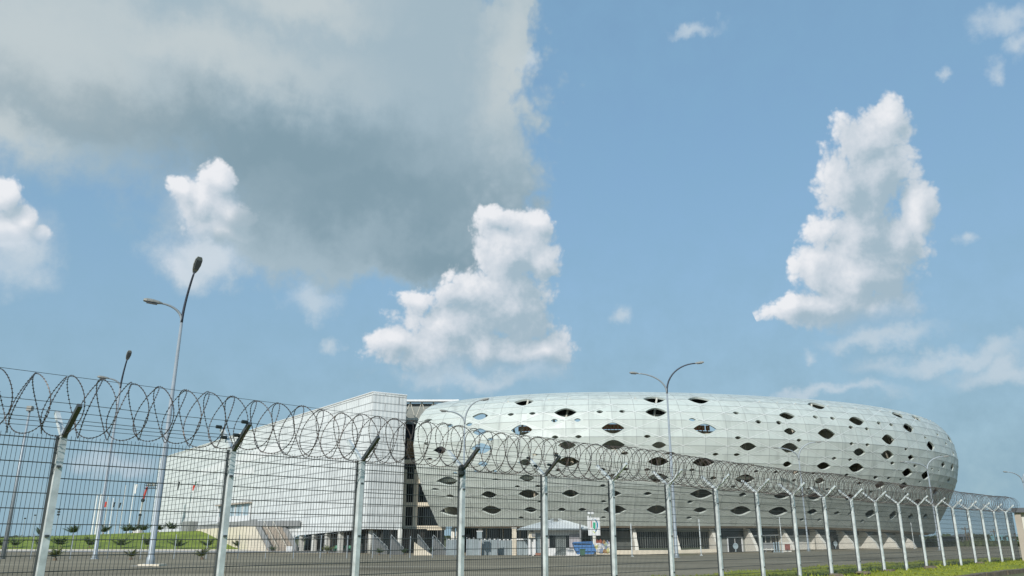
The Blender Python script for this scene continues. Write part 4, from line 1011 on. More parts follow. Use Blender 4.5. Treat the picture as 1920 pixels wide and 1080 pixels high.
for k in range(14): mb.box((g.x, g.y, g.z + (zt_ - g.z) * (k + .5) / 14), (.55 + .03 * (k % 2), .55, (zt_ - g.z) / 14 - .02))
mb.build('shaft', M['cream'], t); MB().box((g.x, g.y, zt_ + .06), (.75, .75, .12)).build('cap', M['fin'], t)
a, b = gp(969, 114), gp(990, 114); t = thing('gate', 'grey steel double gate beside the gatehouse', 'gate', tuple(a)); hh = at(970, 1014, 114).z - a.z
for k in range(2):
    xa = a.x + (b.x - a.x) * k / 2; xb = a.x + (b.x - a.x) * (k + 1) / 2; lf = MB()
    for x in (xa + .05, xb - .05): lf.box((x, 114, a.z + hh / 2), (.08, .08, hh))
    for z in (.08, hh * .5, hh - .05): lf.box(((xa + xb) / 2, 114, a.z + z), (xb - xa, .08, .1))
    lf.box(((xa + xb) / 2, 114.03, a.z + hh / 2), (xb - xa - .15, .03, hh - .2)); lf.build('leaf', M['hoard'], t)
mb = MB().box(((a.x + b.x) / 2, 114, a.z + hh + .2), (b.x - a.x + .2, .12, .16)); mb.build('lintel', M['white'], t)

# gatehouse
GY = 112.0
gl, gr = gp(991, GY).x, gp(1090, GY).x; gg = gp(1040, GY).z
ze = at(1040, 991, GY).z; za = at(1040, 972.5, GY + 3).z
GH = thing('gatehouse', 'small white gatehouse with a low hipped sheet roof', 'gatehouse', ((gl + gr) / 2, GY, gg))
MB().box(((gl + gr) / 2, GY + 4, (gg + ze) / 2 - .1), (gr - gl, 7.4, ze - gg - .1)).build('wall', M['white'], GH)
cx = (at(971, 992, GY).x + at(1112, 992, GY).x) / 2; hw = (at(1112, 992, GY).x - at(971, 992, GY).x) / 2
ap = at(1041, 972.5, GY + 4).x
e4 = [Vector((cx - hw, GY - 1.2, ze)), Vector((cx + hw, GY - 1.2, ze)), Vector((cx + hw, GY + 9, ze)), Vector((cx - hw, GY + 9, ze))]
r1, r2 = Vector((ap - .3, GY + 4, za)), Vector((ap + .5, GY + 4, za))
rf = sub(MB().add(e4 + [r1, r2], [(0, 1, 5, 4), (1, 2, 5), (2, 3, 4, 5), (3, 0, 4), (0, 3, 2, 1)]).build('roof', M['roofwhite'], GH), GH)
MB().box((cx, GY - 1.22, ze - .1), (hw * 2, .1, .2)).box((cx - hw, GY + 4, ze - .1), (.1, 10.2, .2)).box((cx + hw, GY + 4, ze - .1), (.1, 10.2, .2)).build('fascia', M['hoard'], rf)
mb = MB()
for k in range(24):
    u = (k + .5) / 24; x = cx - hw + 2 * hw * u; tp_ = r1.lerp(r2, u); q = Vector((x, GY - 1.2, ze))
    mb.tube([q + ZU * .03, q.lerp(tp_, .96) + ZU * .03], .035, 4)
mb.build('roof_ribs', M['seam'], rf)
MB().box((ap, GY + 2.6, za - .25), (.5, .5, .6)).build('roof_vent', M['greywall'], rf)
def gx(px): return at(px, 1020, GY).x
def gzp(py): return at(1020, py, GY).z
o = sub(MB().box(((gx(1004) + gx(1013)) / 2, GY + .28, (gzp(1000) + gzp(1037)) / 2), (gx(1013) - gx(1004), .08, gzp(1000) - gzp(1037))).build('louvre_window', M['hoard'], GH), GH)
mb = MB()
for k in range(16): mb.box(((gx(1004) + gx(1013)) / 2, GY + .2, gzp(1037) + (gzp(1000) - gzp(1037)) * (k + .5) / 16), (gx(1013) - gx(1004) - .1, .06, .03))
mb.build('louvre_blades', M['pane'], o)
for px in (992.5, 1002, 1018): MB().box((gx(px), GY + .05, (gg + ze) / 2), (.55 if px > 1010 else .3, .45, ze - gg - .2)).build('pilaster', M['white'], GH)
MB().box(((gx(1030) + gx(1042)) / 2, GY + .27, (gzp(1004) + gzp(1027)) / 2), (gx(1042) - gx(1030), .1, gzp(1004) - gzp(1027))).build('window', M['glass'], GH)
bl = MB(); x0, x1, zb0, zt0 = gx(1042), gx(1061), gzp(1041), gzp(1004)
for j in range(10):
    for i in range(5):
        xx = x0 + (x1 - x0) * (i + .5) / 5; zz = zb0 + (zt0 - zb0) * (j + .5) / 10; w_ = (x1 - x0) / 5 * .5; h_ = (zt0 - zb0) / 10 * .5
        bl.tube([(xx - w_, GY + .18, zz - h_), (xx, GY + .18, zz + h_ * .9), (xx + w_, GY + .18, zz - h_)], .045, 4)
bl.box(((x0 + x1) / 2, GY + .29, (zb0 + zt0) / 2), (x1 - x0, .05, zt0 - zb0)); bl.build('block_screen', M['block'], GH)
MB().box(((gx(1061) + gx(1068)) / 2, GY + .27, (gzp(1004) + gzp(1027)) / 2), (gx(1068) - gx(1061), .1, gzp(1004) - gzp(1027))).build('window', M['glass'], GH)
MB().box(((gx(1068) + gx(1089)) / 2, GY + .25, (gzp(1001) + gzp(1028)) / 2), (gx(1089) - gx(1068), .12, gzp(1001) - gzp(1028))).build('lattice_panel', mat('lattice_pink', (.44, .42, .44), .8, 0, .1, 2), GH)
MB().box((gx(1054), GY + .2, gzp(996)), (1.3, .15, .14)).build('strip_light', M['white'], GH)
t0 = sub(MB().box((gx(997), GY - .25, gzp(1003)), (.85, .5, .75)).build('air_conditioner', M['cream'], GH), GH)
MB().tube([(gx(1000), GY - .52, gzp(1003)), (gx(1000), GY - .56, gzp(1003))], .27, 12).build('fan_grille', M['concrete'], t0)
MB().box((gx(1008.5), GY - .1, gg + .18), (.75, .3, .3)).build('door_step', mat('step_brick', (.34, .17, .12), .8, 0, .1, 3), GH)
g = gp(1089, 110.5); t = thing('gatehouse_pole', 'grey square pole at the right end of the gatehouse roof', 'pole', tuple(g)); zt_ = at(1089, 981, 110.5).z
MB().box((g.x, g.y, (g.z + zt_) / 2), (.22, .22, zt_ - g.z)).build('shaft', M['concrete'], t); MB().box((g.x, g.y, zt_ + .04), (.28, .28, .08)).build('cap', M['concrete'], t)

# sign with its emblem
SY = 108.5
g = gp(1115, SY); t = thing('sign_board', 'white sign board with red green and blue emblem above the skip', 'sign', tuple(g))
x0, x1, z0, z1 = at(1103, 1003, SY).x, at(1125.5, 1003, SY).x, at(1103, 1004, SY).z, at(1103, 970.5, SY).z
bd = sub(MB().box(((x0 + x1) / 2, SY, (z0 + z1) / 2), (x1 - x0, .14, z1 - z0)).build('board', M['white'], t), t)
MB().box((g.x, SY + .1, (g.z + z0) / 2 + .5), (.42, .16, z0 - g.z + 1)).build('leg', M['fin'], t)
MB().box((at(1102.6, 980, SY).x, SY - .02, (at(1102, 967, SY).z + at(1102, 990, SY).z) / 2), (.2, .2, at(1102, 967, SY).z - at(1102, 990, SY).z)).build('edge_post', M['white'], t)
def sp(cx_, cy_): q = at(960 + cx_ / 7.7125, 940 + cy_ / 7.7125, SY); return Vector((q.x, SY - .075, q.z))
MB().prism([sp(1137, 285), sp(1150, 285), sp(1150, 380), sp(1137, 380)], (0, -.03, 0)).build('emblem_bar', M['logored'], bd)
MB().prism([sp(1170, 305), sp(1207, 305), sp(1207, 395), sp(1185, 400), sp(1170, 385)], (0, -.03, 0)).build('emblem_block', M['logogreen'], bd)
arc = [(1152, 268, 8), (1170, 254, 12), (1195, 258, 15), (1218, 282, 18), (1231, 318, 20), (1233, 355, 20), (1226, 395, 17), (1212, 428, 13), (1200, 450, 8)]
mb = MB(); vs = []
for x_, y_, w_ in arc:
    vs += [sp(x_ - w_ / 2, y_) + Vector((0, -.012, 0)), sp(x_ + w_ / 2, y_) + Vector((0, -.012, 0))]
mb.add(vs, [(2 * i, 2 * i + 1, 2 * i + 3, 2 * i + 2) for i in range(len(arc) - 1)]); mb.build('emblem_arc', M['logoblue'], bd)
MB().prism([sp(1165, 430), sp(1182, 430), sp(1205, 455), sp(1190, 462)], (0, -.03, 0)).build('emblem_foot', M['logoyellow'], bd)
g = gp(1109, 116); tz = at(1109, 964, 116).z
t = thing('camera_pole', 'thin pole with two white floodlights above the sign', 'light pole', tuple(g))
MB().tube([g, (g.x, 116, tz)], .06, 6).build('pole', M['galv'], t)
for e in (-.25, .25): MB().box((g.x + e, 115.8, tz + .18), (.36, .5, .34)).build('floodlight', M['white'], t)

# skip, bin, rubbish
KY = 108.0
g = gp(1095, KY)
def kp(x, y, dy): q = at(x, y, KY); return Vector((q.x, KY + dy, max(q.z, g.z + .02)))
t = thing('skip', 'battered blue steel rubbish skip in front of the gatehouse', 'skip', tuple(g))
sd = [(1074.5, 1017.5), (1111, 1016.5), (1118, 1033), (1112, 1039), (1083, 1039.5), (1078, 1030)]
mb = MB(); A = [kp(x, y, 0) for x, y in sd]; B = [kp(x, y, 1.8) for x, y in sd]
n = len(sd); mb.add(A + B, [tuple(range(n - 1, -1, -1)), tuple(range(n, 2 * n))] + [(i, (i + 1) % n, n + (i + 1) % n, n + i) for i in range(1, n)])
body = mb.build('skip_body', M['blue'], t)
mb = MB()
for u in (.18, .42, .66, .9):
    q0 = A[0].lerp(A[1], u); q1 = A[4].lerp(A[3], min(1, u)); mb.tube([q0 - Vector((0, .04, 0)), q1 - Vector((0, .04, 0))], .05, 4)
mb.tube([A[0] - Vector((0, .04, 0)), A[1] - Vector((0, .04, 0))], .08, 5); mb.build('ribs', M['blue'], t)
MB().box((A[0] + A[1]) / 2 + Vector((0, -.06, -.22)), (2.3, .04, .1)).build('rim_slot', M['flagdark'], t)
MB().box((A[3] + A[5]) / 2 + Vector((.15, -.03, .0)), (2.6, .04, .1)).build('lower_slot', M['flagdark'], t)
g = gp(1092.5, 105); t = thing('wheelie_bin', 'small dark green bin standing before the blue skip', 'bin', tuple(g))
MB().prism([g + Vector((-.26, 0, .08)), g + Vector((.26, 0, .08)), g + Vector((.33, 0, .75)), g + Vector((-.33, 0, .75))], (0, .55, 0)).build('bin_body', M['green'], t)
MB().box(g + Vector((0, .26, .8)), (.76, .66, .08)).build('lid', M['green'], t)
for e in (-.24, .24): MB().tube([g + Vector((e - .04, .5, .08)), g + Vector((e + .04, .5, .08))], .09, 8).build('wheel', M['black'], t)
bc = {'white': (.66, .65, .62), 'pale yellow': (.62, .58, .26), 'brick red': (.32, .09, .05), 'blue grey': (.22, .27, .36), 'orange brown': (.38, .22, .10), 'pale green': (.40, .46, .30)}
bm_ = {k: mat('bag_' + k.replace(' ', '_'), v, .6, 0, .2, 3) for k, v in bc.items()}
rows_ = [(1120, 1018.5, 'brick red'), (1126, 1018, 'brick red'), (1133, 1019, 'orange brown'), (1139, 1020, 'blue grey'), (1146, 1018.5, 'brick red'), (1151, 1019, 'brick red'), (1118, 1022.5, 'white'), (1124, 1022, 'white'), (1130, 1023, 'blue grey'), (1136, 1022.5, 'pale green'), (1142, 1023, 'white'), (1148, 1023, 'pale yellow'), (1119, 1027.5, 'pale yellow'), (1125, 1028, 'white'), (1131, 1028.5, 'white'), (1137, 1029, 'blue grey'), (1143, 1028, 'white'), (1149, 1029, 'pale green'), (1122, 1033, 'white'), (1128, 1034, 'blue grey'), (1134, 1035, 'orange brown'), (1140, 1034, 'pale yellow'), (1146, 1034.5, 'white'), (1151, 1034, 'blue grey')]
for px, py, cn in rows_:
    q = at(px, py + 3.5, KY + .3 + (1036 - py) * .03); g0 = gp(px, KY).z
    q.z = max(q.z, g0)
    mb = MB().ball(q + ZU * .3, (R_.uniform(.28, .4), R_.uniform(.26, .36), R_.uniform(.22, .36)), 9, 6, .22, R_); mb.tube([q + ZU * .55, q + ZU * .72], [.1, .04], 6)
    o = mb.build('rubbish_bag', bm_[cn], loc=q); tag(o, cn + ' bulging rubbish bag in the heap right of the blue skip', 'bag', 'rubbish bags in the heap')

# things at the foot of the right bays
g = gp(1474, 119); t = thing('equipment_crate', 'pale box unit with a reddish grille beside the shop front', 'crate', tuple(g))
MB().box(g + ZU * .65, (1.25, .8, 1.3)).build('crate_body', M['fin'], t); MB().box(g + Vector((.1, -.42, .65)), (.75, .06, .8)).build('grille', mat('grille_red', (.28, .11, .09), .7, 0, .2, 6), t)
g = gp(1441, 119); t = thing('concrete_bench', 'low grey concrete bench block outside the shop front', 'bench', tuple(g))
MB().box(g + ZU * .95, (1.5, .6, .75)).build('backrest', M['concrete'], t); MB().box(g + Vector((-.1, -.4, .42)), (1.7, .7, .2)).build('seat', M['palewall'], t)
for e in (-.6, .6): MB().box(g + Vector((e, -.2, .17)), (.25, .7, .34)).build('leg', M['concrete'], t)
for i, px in enumerate((1452, 1456.5, 1461)):
    g = gp(px, 118); o = MB().box(g + ZU * .6, (.14, .14, 1.2)).box(g + Vector((0, 0, .03)), (.34, .34, .06)).ball(g + ZU * 1.25, .11, 8, 5).build('bollard', M['pane'], loc=g)
    tag(o, ('pale bollard nearest the concrete bench', 'middle pale bollard before the shop front', 'pale bollard farthest from the concrete bench')[i], 'bollard', 'pale bollards at the shop front')

# ------------------------------------------------------------------ right edge: wall block, houses, trees
wA = P0 + FD * (20.75 * SPN); 
b = at(1905, 1043, wA.y); wz = at(1908, 961, wA.y).z
t = thing('guard_house', 'plain white block with a dark flat roof closing the fence', 'building', (wA.x, wA.y, H0))
c0 = Vector((wA.x + .15, wA.y - .3, 0))
e_ = Vector((.80, -.60, 0)); f_ = Vector((.60, .80, 0))
MB().box(c0 + e_ * 3.0 + f_ * 2 + ZU * ((wz + H0) / 2 - .05), (6, 4, wz - H0 + .1), (e_, f_, ZU)).build('wall', M['palewall'], t)
MB().box(c0 + e_ * 3.0 + f_ * 2 + ZU * (wz + .12), (6.7, 4.8, .26), (e_, f_, ZU)).build('roof', M['roofgrey'], t)
MB().box(c0 + e_ * -.1 + f_ * -.05 + ZU * ((wz + H0) / 2 - .05), (.32, .32, wz - H0), (e_, f_, ZU)).build('pillar', M['tanconc'], t)
MB().box(c0 + e_ * 2.0 + f_ * -.03 + ZU * (H0 + .12), (4, .1, .3), (e_, f_, ZU)).build('wall_base', M['concrete'], t)

def house(x0, x1, yt, yb, Y, wall, roof, lab, rise=2., flat=False, cat='house'):
    a, b = at(x0, yb, Y), at(x1, yb, Y); zt_ = at(x0, yt, Y).z; g = gz(a.x, Y) - .2
    cx_, w_ = (a.x + b.x) / 2, b.x - a.x; t = thing('house', lab, cat, (cx_, Y, g), 'low houses beyond the parking ground')
    MB().box((cx_, Y + 3, (zt_ + g) / 2), (w_, 6, zt_ - g)).build('wall', wall, t)
    ov = .8
    if flat: MB().box((cx_, Y + 3, zt_ + .18), (w_ + 1.6, 7.6, .36)).build('roof', roof, t)
    else:
        e = [Vector((cx_ - w_ / 2 - ov, Y - ov, zt_)), Vector((cx_ + w_ / 2 + ov, Y - ov, zt_)), Vector((cx_ + w_ / 2 + ov, Y + 6 + ov, zt_)), Vector((cx_ - w_ / 2 - ov, Y + 6 + ov, zt_))]
        r = [Vector((cx_ - w_ / 4, Y + 3, zt_ + rise)), Vector((cx_ + w_ / 4, Y + 3, zt_ + rise))]
        MB().add(e + r, [(0, 1, 5, 4), (1, 2, 5), (2, 3, 4, 5), (3, 0, 4), (0, 3, 2, 1)]).build('roof', roof, t)
    for k in range(3):
        x = cx_ - w_ * .32 + w_ * .32 * k
        if k == 1: MB().box((x, Y - .03, g + 1.2), (1.0, .08, 2.2)).build('door', M['flagdark'], t)
        else:
            o = sub(MB().box((x, Y - .03, g + 1.7), (1.3, .08, 1.1)).build('window', M['glass'], t), t)
            MB().box((x, Y - .09, g + 1.12), (1.5, .12, .08)).build('sill', M['white'], o)
house(1770, 1795, 1014, 1030, 205, M['houseblue'], M['roofgrey'], 'low pale blue and white house with a thin dark flat roof', flat=True)
house(1798, 1832, 1017, 1030, 225, M['housetan'], M['roofgrey'], 'low house with a grey hipped roof behind the wire fence', 2.2)
house(1824, 1850, 1015, 1027, 240, M['housetan'], M['roofgrey'], 'tan house half hidden by the round dark tree', 1.6)
house(1869, 1904, 1014, 1026, 235, M['white'], M['roofteal'], 'white house with a shallow teal roof near the white block', 1.5)

def tree(px, ytop, Y, wpx, lab, seed, group='trees beyond the parking ground'):
    rd = random.Random(seed); tp = at(px, ytop, Y); g = gz(tp.x, Y) - .2; h = tp.z - g; w = wpx / F * Y / 2
    b = Vector((tp.x, Y, g)); t = thing('tree', lab, 'tree', tuple(b), group)
    mb = MB().tube([b, b + Vector((.1, 0, h * .35)), b + Vector((0, 0, h * .6))], [.28, .22, .12], 7)
    for k in range(4):
        a = 2 * PI * k / 4; mb.tube([b + ZU * h * .35, b + Vector((math.cos(a) * w * .5, math.sin(a) * w * .5, h * .65))], [.12, .05], 5)
    mb.build('trunk', M['bark'], t)
    mb = MB(); cl = [(Vector((rd.uniform(-.7, .7) * w, rd.uniform(-.7, .7) * w, h * rd.uniform(.42, .85))), rd.uniform(.3, .55) * w) for _ in range(13)]
    for c, r in cl:
        for _ in range(60):
            v = Vector((rd.gauss(0, 1), rd.gauss(0, 1), rd.gauss(0, .8))); v = v.normalized() * r * rd.uniform(.55, 1.05)
            p = b + c + v; p.z = min(p.z, b.z + h); s_ = rd.uniform(.22, .5); d = Vector((rd.gauss(0, 1), rd.gauss(0, 1), rd.gauss(0, 1))).normalized(); e = d.orthogonal().normalized(); f = d.cross(e)
            mb.add([p - e * s_, p - f * s_ * .6, p + e * s_, p + f * s_ * .6], [(0, 1, 2, 3)])
    mb.build('crown', M['leaf'], t)
TL = [(1834, 1003, 232, 30, 'round dark tree between the tan house and the hipped roof'), (1760, 1006, 240, 16, 'dark tree showing at the lower corner of the stadium'), (1750, 1014, 225, 20, 'low dark tree tucked under the stadium end'), (1860, 1011, 245, 16, 'small tree left of the teal roofed house'), (1812, 1010, 260, 14, 'small tree behind the grey hipped roof'), (1895, 1008, 260, 22, 'tree behind the teal roofed house')]
for i, (px, yt, Y, w, lab) in enumerate(TL): tree(px, yt, Y, w, lab, 100 + i)
for i, (px, yt, lab) in enumerate(((1809, 988, 'wooden power pole left of the round dark tree'), (1815, 997, 'shorter wooden power pole beside the round tree'), (1863, 993, 'power pole with cross arm near the white house'), (1902, 999, 'power pole beside the white block'))):
    Y = 200; q = at(px, yt, Y); b = Vector((q.x, Y, gz(q.x, Y) - .3)); t = thing('power_pole', lab, 'power pole', tuple(b), 'power poles beyond the parking ground')
    MB().tube([b, q], [.16, .11], 7).build('pole', M['bark'], t); MB().box(q - ZU * .5, (1.8, .14, .16)).build('cross_arm', M['bark'], t)
    mb = MB()
    for e in (-.8, 0, .8): mb.tube([q + Vector((e, 0, -.42)), q + Vector((e, 0, -.2))], .06, 5)
    mb.build('insulators', M['lamphead'], t)
mb = MB()
for i in range(2600):                  # scrub strip at the far side
    x = R_.uniform(92, 190); y = 188 + R_.uniform(0, 12); z = gz(x, y) - .2; h = R_.uniform(.3, 1.7); d = R_.uniform(0, 2 * PI); e = Vector((math.cos(d), math.sin(d), 0)) * R_.uniform(.2, .5); p = Vector((x, y, z))
    mb.add([p - e * .4, p - e + ZU * h * .6, p + Vector((R_.uniform(-.3, .3), 0, h)), p + e + ZU * h * .6, p + e * .4], [(0, 1, 2, 3, 4)])
struct(mb.build('scrub', M['scrub']), 'stuff')
mb = MB()
for i in range(5000):                  # far treeline on the horizon
    a = R_.uniform(-.85, .95); Y = R_.uniform(560, 700); x = a * Y; hh = 3.6 * (.55 + .45 * math.sin(a * 37) * math.sin(a * 13 + 1)); z = -3 + R_.uniform(0, hh); s_ = R_.uniform(1.2, 3)
    d = Vector((R_.gauss(0, 1), R_.gauss(0, 1), R_.gauss(0, 1))).normalized(); e = d.orthogonal().normalized() * s_; f = d.cross(e) * .7; p = Vector((x, Y, z))
    mb.add([p - e, p - f, p + e, p + f], [(0, 1, 2, 3)])
struct(mb.build('far_woods', M['leaf']), 'stuff')

# ------------------------------------------------------------------ sky, clouds, sun
SUNAZ = math.atan2(-.4, -.917); SUNEL = math.radians(31)
SD = Vector((math.sin(SUNAZ) * math.cos(SUNEL), math.cos(SUNAZ) * math.cos(SUNEL), math.sin(SUNEL)))
sl = bpy.data.lights.new('sun', 'SUN'); sl.energy = 2.15; sl.angle = math.radians(.6); sl.color = (1, .972, .925)
so = bpy.data.objects.new('sun', sl); COL.objects.link(so); so.rotation_euler = (-SD).to_track_quat('-Z', 'Y').to_euler(); so.location = (-40, -60, 80)

w = bpy.data.worlds.new('World'); sc.world = w; w.use_nodes = True
wn, wlk = w.node_tree.nodes, w.node_tree.links
wn.clear()
STR = .1
class G:                               # small helper around one node tree
    def __init__(s, tree): s.n = tree.nodes; s.l = tree.links
    def put(s, i, v):
        if v is None: return
        if isinstance(v, bpy.types.NodeSocket): s.l.new(v, i)
        else: i.default_value = v
    def m(s, op, a, b=None, c=None, clamp=False):
        x = s.n.new('ShaderNodeMath'); x.operation = op; x.use_clamp = clamp
        for i, v in enumerate((a, b, c)): s.put(x.inputs[i], v)
        return x.outputs[0]
    def ss(s, v, a, b):                 # smooth step
        x = s.n.new('ShaderNodeMapRange'); x.interpolation_type = 'SMOOTHSTEP'; s.put(x.inputs['Value'], v); x.inputs['From Min'].default_value = a; x.inputs['From Max'].default_value = b
        return x.outputs[0]
    def mix(s, f, a, b):
        x = s.n.new('ShaderNodeMix'); x.data_type = 'RGBA'; s.put(x.inputs[0], f); s.put(x.inputs[6], a); s.put(x.inputs[7], b); return x.outputs[2]
    def vadd(s, a, b):
        x = s.n.new('ShaderNodeVectorMath'); x.operation = 'ADD'; s.put(x.inputs[0], a); s.put(x.inputs[1], b); return x.outputs[0]
    def vscale(s, a, k):
        x = s.n.new('ShaderNodeVectorMath'); x.operation = 'SCALE'; s.put(x.inputs[0], a); s.put(x.inputs['Scale'], k); return x.outputs[0]
    def noise(s, v, scale, detail=7, rough=.55, dist=0., col=False):
        x = s.n.new('ShaderNodeTexNoise'); x.noise_dimensions = '2D'; s.put(x.inputs['Vector'], v); x.inputs['Scale'].default_value = scale; x.inputs['Detail'].default_value = detail; x.inputs['Roughness'].default_value = rough; x.inputs['Distortion'].default_value = dist
        return x.outputs['Color' if col else 'Fac']
    def voro(s, v, scale, sm=.4):
        x = s.n.new('ShaderNodeTexVoronoi'); x.voronoi_dimensions = '2D'; x.feature = 'F1'; s.put(x.inputs['Vector'], v); x.inputs['Scale'].default_value = scale
        return x.outputs['Distance']
    def blobs(s, v, lst, k=.25):         # union of ellipses: 1 at a centre, 0 on the outline
        d = None
        for cx_, cy_, rx, ry in lst:
            c = azel(cx_, cy_); ex = azel(cx_ + rx, cy_); ey = azel(cx_, cy_ - ry)
            mp = s.n.new('ShaderNodeMapping'); mp.vector_type = 'TEXTURE'
            mp.inputs['Location'].default_value = (c[0], c[1], 0)
            mp.inputs['Scale'].default_value = (max(1e-3, math.hypot(ex[0] - c[0], ex[1] - c[1])), max(1e-3, math.hypot(ey[0] - c[0], ey[1] - c[1])), 1)
            if d is None: s.put(mp.inputs['Vector'], v)
            else:                        # chained one after another so that few values are held at once
                ch = s.n.new('ShaderNodeVectorMath'); ch.operation = 'MULTIPLY_ADD'; s.l.new(d, ch.inputs[0]); ch.inputs[1].default_value = (1e-7, 1e-7, 1e-7); s.put(ch.inputs[2], v)
                s.l.new(ch.outputs[0], mp.inputs['Vector'])
            ln = s.n.new('ShaderNodeVectorMath'); ln.operation = 'LENGTH'; s.l.new(mp.outputs[0], ln.inputs[0])
            d = ln.outputs['Value'] if d is None else s.m('SMOOTH_MIN', d, ln.outputs['Value'], k)
        return s.m('SUBTRACT', 1.0, d)
def azel(px, py):
    a, b = ray(px, py); az = math.atan2(a, 1); el = math.atan2(b, math.hypot(a, 1)); return az * 10, el * 10
TOWER = [(1660, 212, 48, 46), (1625, 265, 74, 64), (1590, 338, 70, 64), (1645, 330, 72, 90), (1728, 398, 42, 44), (1695, 440, 54, 58), (1545, 432, 46, 36), (1620, 440, 92, 96), (1525, 505, 48, 42), (1610, 520, 104, 84), (1640, 588, 112, 46), (1560, 588, 84, 32), (1478, 580, 74, 31), (1550, 572, 66, 36),
         (1000, 420, 42, 38), (935, 412, 44, 28), (955, 475, 76, 68), (1012, 492, 40, 36), (890, 545, 80, 56), (960, 575, 90, 76), (785, 562, 46, 32), (850, 615, 110, 74), (735, 648, 50, 32), (810, 670, 90, 46), (920, 660, 100, 54), (1015, 652, 66, 40), (1000, 690, 60, 30),
         (408, 345, 40, 36), (378, 385, 58, 48), (430, 408, 48, 42), (345, 362, 30, 32), (405, 436, 66, 26), (8, 358, 34, 34), (34, 402, 34, 30), (70, 430, 26, 20), (8, 420, 52, 40)]
REGION = [(1600, 410, 260, 360), (890, 560, 320, 290), (385, 390, 170, 150), (20, 400, 170, 150)]
FADE = [(1650, 625, 170, 46), (1760, 560, 60, 60), (930, 712, 210, 40), (545, 400, 96, 120), (470, 432, 50, 50), (400, 458, 100, 28), (400, 490, 120, 40), (20, 470, 140, 44)]
BRIGHT = [(385, 400, 84, 84), (380, 480, 96, 56), (330, 495, 60, 36), (20, 440, 96, 66)]
SOFT = [(1000, 108, 26, 40), (1885, 28, 56, 34), (1905, 75, 30, 34), (1862, 140, 26, 30), (1300, 56, 54, 18), (580, 566, 66, 36), (635, 652, 22, 20), (1165, 590, 26, 24), (1522, 668, 24, 17), (1762, 128, 18, 15), (1795, 448, 24, 20), (210, 872, 80, 28), (1650, 628, 120, 22), (20, 500, 110, 60), (380, 490, 110, 50), (880, 706, 160, 22), (1780, 672, 190, 24), (1870, 695, 130, 28), (1560, 735, 190, 16)]
CSHADE = [(1640, 400, 60, 160), (1670, 560, 70, 70), (1600, 585, 110, 36), (960, 610, 80, 60), (985, 545, 46, 60), (890, 690, 170, 42), (870, 590, 50, 30)]
GREY = [(905, 340, 116, 100), (850, 430, 110, 90), (650, 465, 230, 66), (60, 80, 620, 260), (500, 120, 380, 230), (800, 130, 205, 250), (890, 255, 136, 140), (640, 330, 270, 150), (560, 440, 240, 96), (800, 430, 150, 110), (955, 60, 62, 110)]
DARK = [(300, 228, 420, 48), (560, 290, 240, 76), (700, 370, 250, 66), (820, 470, 110, 44)]
LIGHT = [(40, 60, 300, 130), (20, 245, 90, 60), (570, 5, 130, 50), (960, 120, 60, 120), (360, 90, 260, 60)]

tc = wn.new('ShaderNodeTexCoord'); g = G(w.node_tree)
sep = wn.new('ShaderNodeSeparateXYZ'); wlk.new(tc.outputs['Generated'], sep.inputs[0])
az = g.m('MULTIPLY', g.m('ARCTAN2', sep.outputs[0], sep.outputs[1]), 10.0)
el = g.m('MULTIPLY', g.m('ARCSINE', sep.outputs[2]), 10.0)
cmb = wn.new('ShaderNodeCombineXYZ'); wlk.new(az, cmb.inputs[0]); wlk.new(el, cmb.inputs[1]); p0 = cmb.outputs[0]
# node group: cumulus density
gt = bpy.data.node_groups.new('cumulus', 'ShaderNodeTree')
gt.interface.new_socket('P', in_out='INPUT', socket_type='NodeSocketVector'); gt.interface.new_socket('F', in_out='OUTPUT', socket_type='NodeSocketFloat'); gt.interface.new_socket('B', in_out='OUTPUT', socket_type='NodeSocketFloat')
gi, go = gt.nodes.new('NodeGroupInput'), gt.nodes.new('NodeGroupOutput'); q = G(gt)
warp = q.vscale(q.vadd(q.noise(gi.outputs[0], 1.3, 2, .5, 0, True), (-.5, -.5, -.5)), .36)
F_ = q.blobs(q.vadd(gi.outputs[0], warp), TOWER, .45)
gt.links.new(F_, go.inputs[1])
n1 = q.m('SUBTRACT', q.noise(gi.outputs[0], 3.0, 7, .64), .5)
w2 = q.vadd(gi.outputs[0], q.vscale(warp, .7))
v1 = q.m('SUBTRACT', .40, q.voro(w2, 3.6)); v2_ = q.m('SUBTRACT', .40, q.voro(w2, 9.0))
F_ = q.m('ADD', F_, q.m('ADD', q.m('MULTIPLY', n1, .8), q.m('ADD', q.m('MULTIPLY', v1, .36), q.m('ADD', q.m('MULTIPLY', v2_, .24), q.m('MULTIPLY', q.m('SUBTRACT', .4, q.voro(w2, 21.0)), .12)))))
gt.links.new(F_, go.inputs[0])
def cum(v):
    x = wn.new('ShaderNodeGroup'); x.node_tree = gt; g.put(x.inputs[0], v); return x.outputs[0], x.outputs[1]
EXPO = .72
def lin(r, g_, b): return tuple([((c / 255 / 12.92) if c / 255 < .04045 else ((c / 255 + .055) / 1.055) ** 2.4) / STR / 2 ** EXPO for c in (r, g_, b)]) + (1,)
nW = g.vadd(g.noise(p0, 1.2, 5, .6, 0, True), (-.5, -.5, -.5)); wS = g.vscale(nW, .7)
nF = g.m('SUBTRACT', g.noise(p0, 2.2, 7, .62), .5); nL = g.m('SUBTRACT', g.noise(p0, 1.0, 3, .5), .5)
sky = wn.new('ShaderNodeTexSky'); sky.sky_type = 'NISHITA'; sky.sun_disc = False; sky.sun_elevation = SUNEL; sky.sun_rotation = SUNAZ; sky.altitude = 50; sky.air_density = 1.0; sky.dust_density = 1.0; sky.ozone_density = 1.5
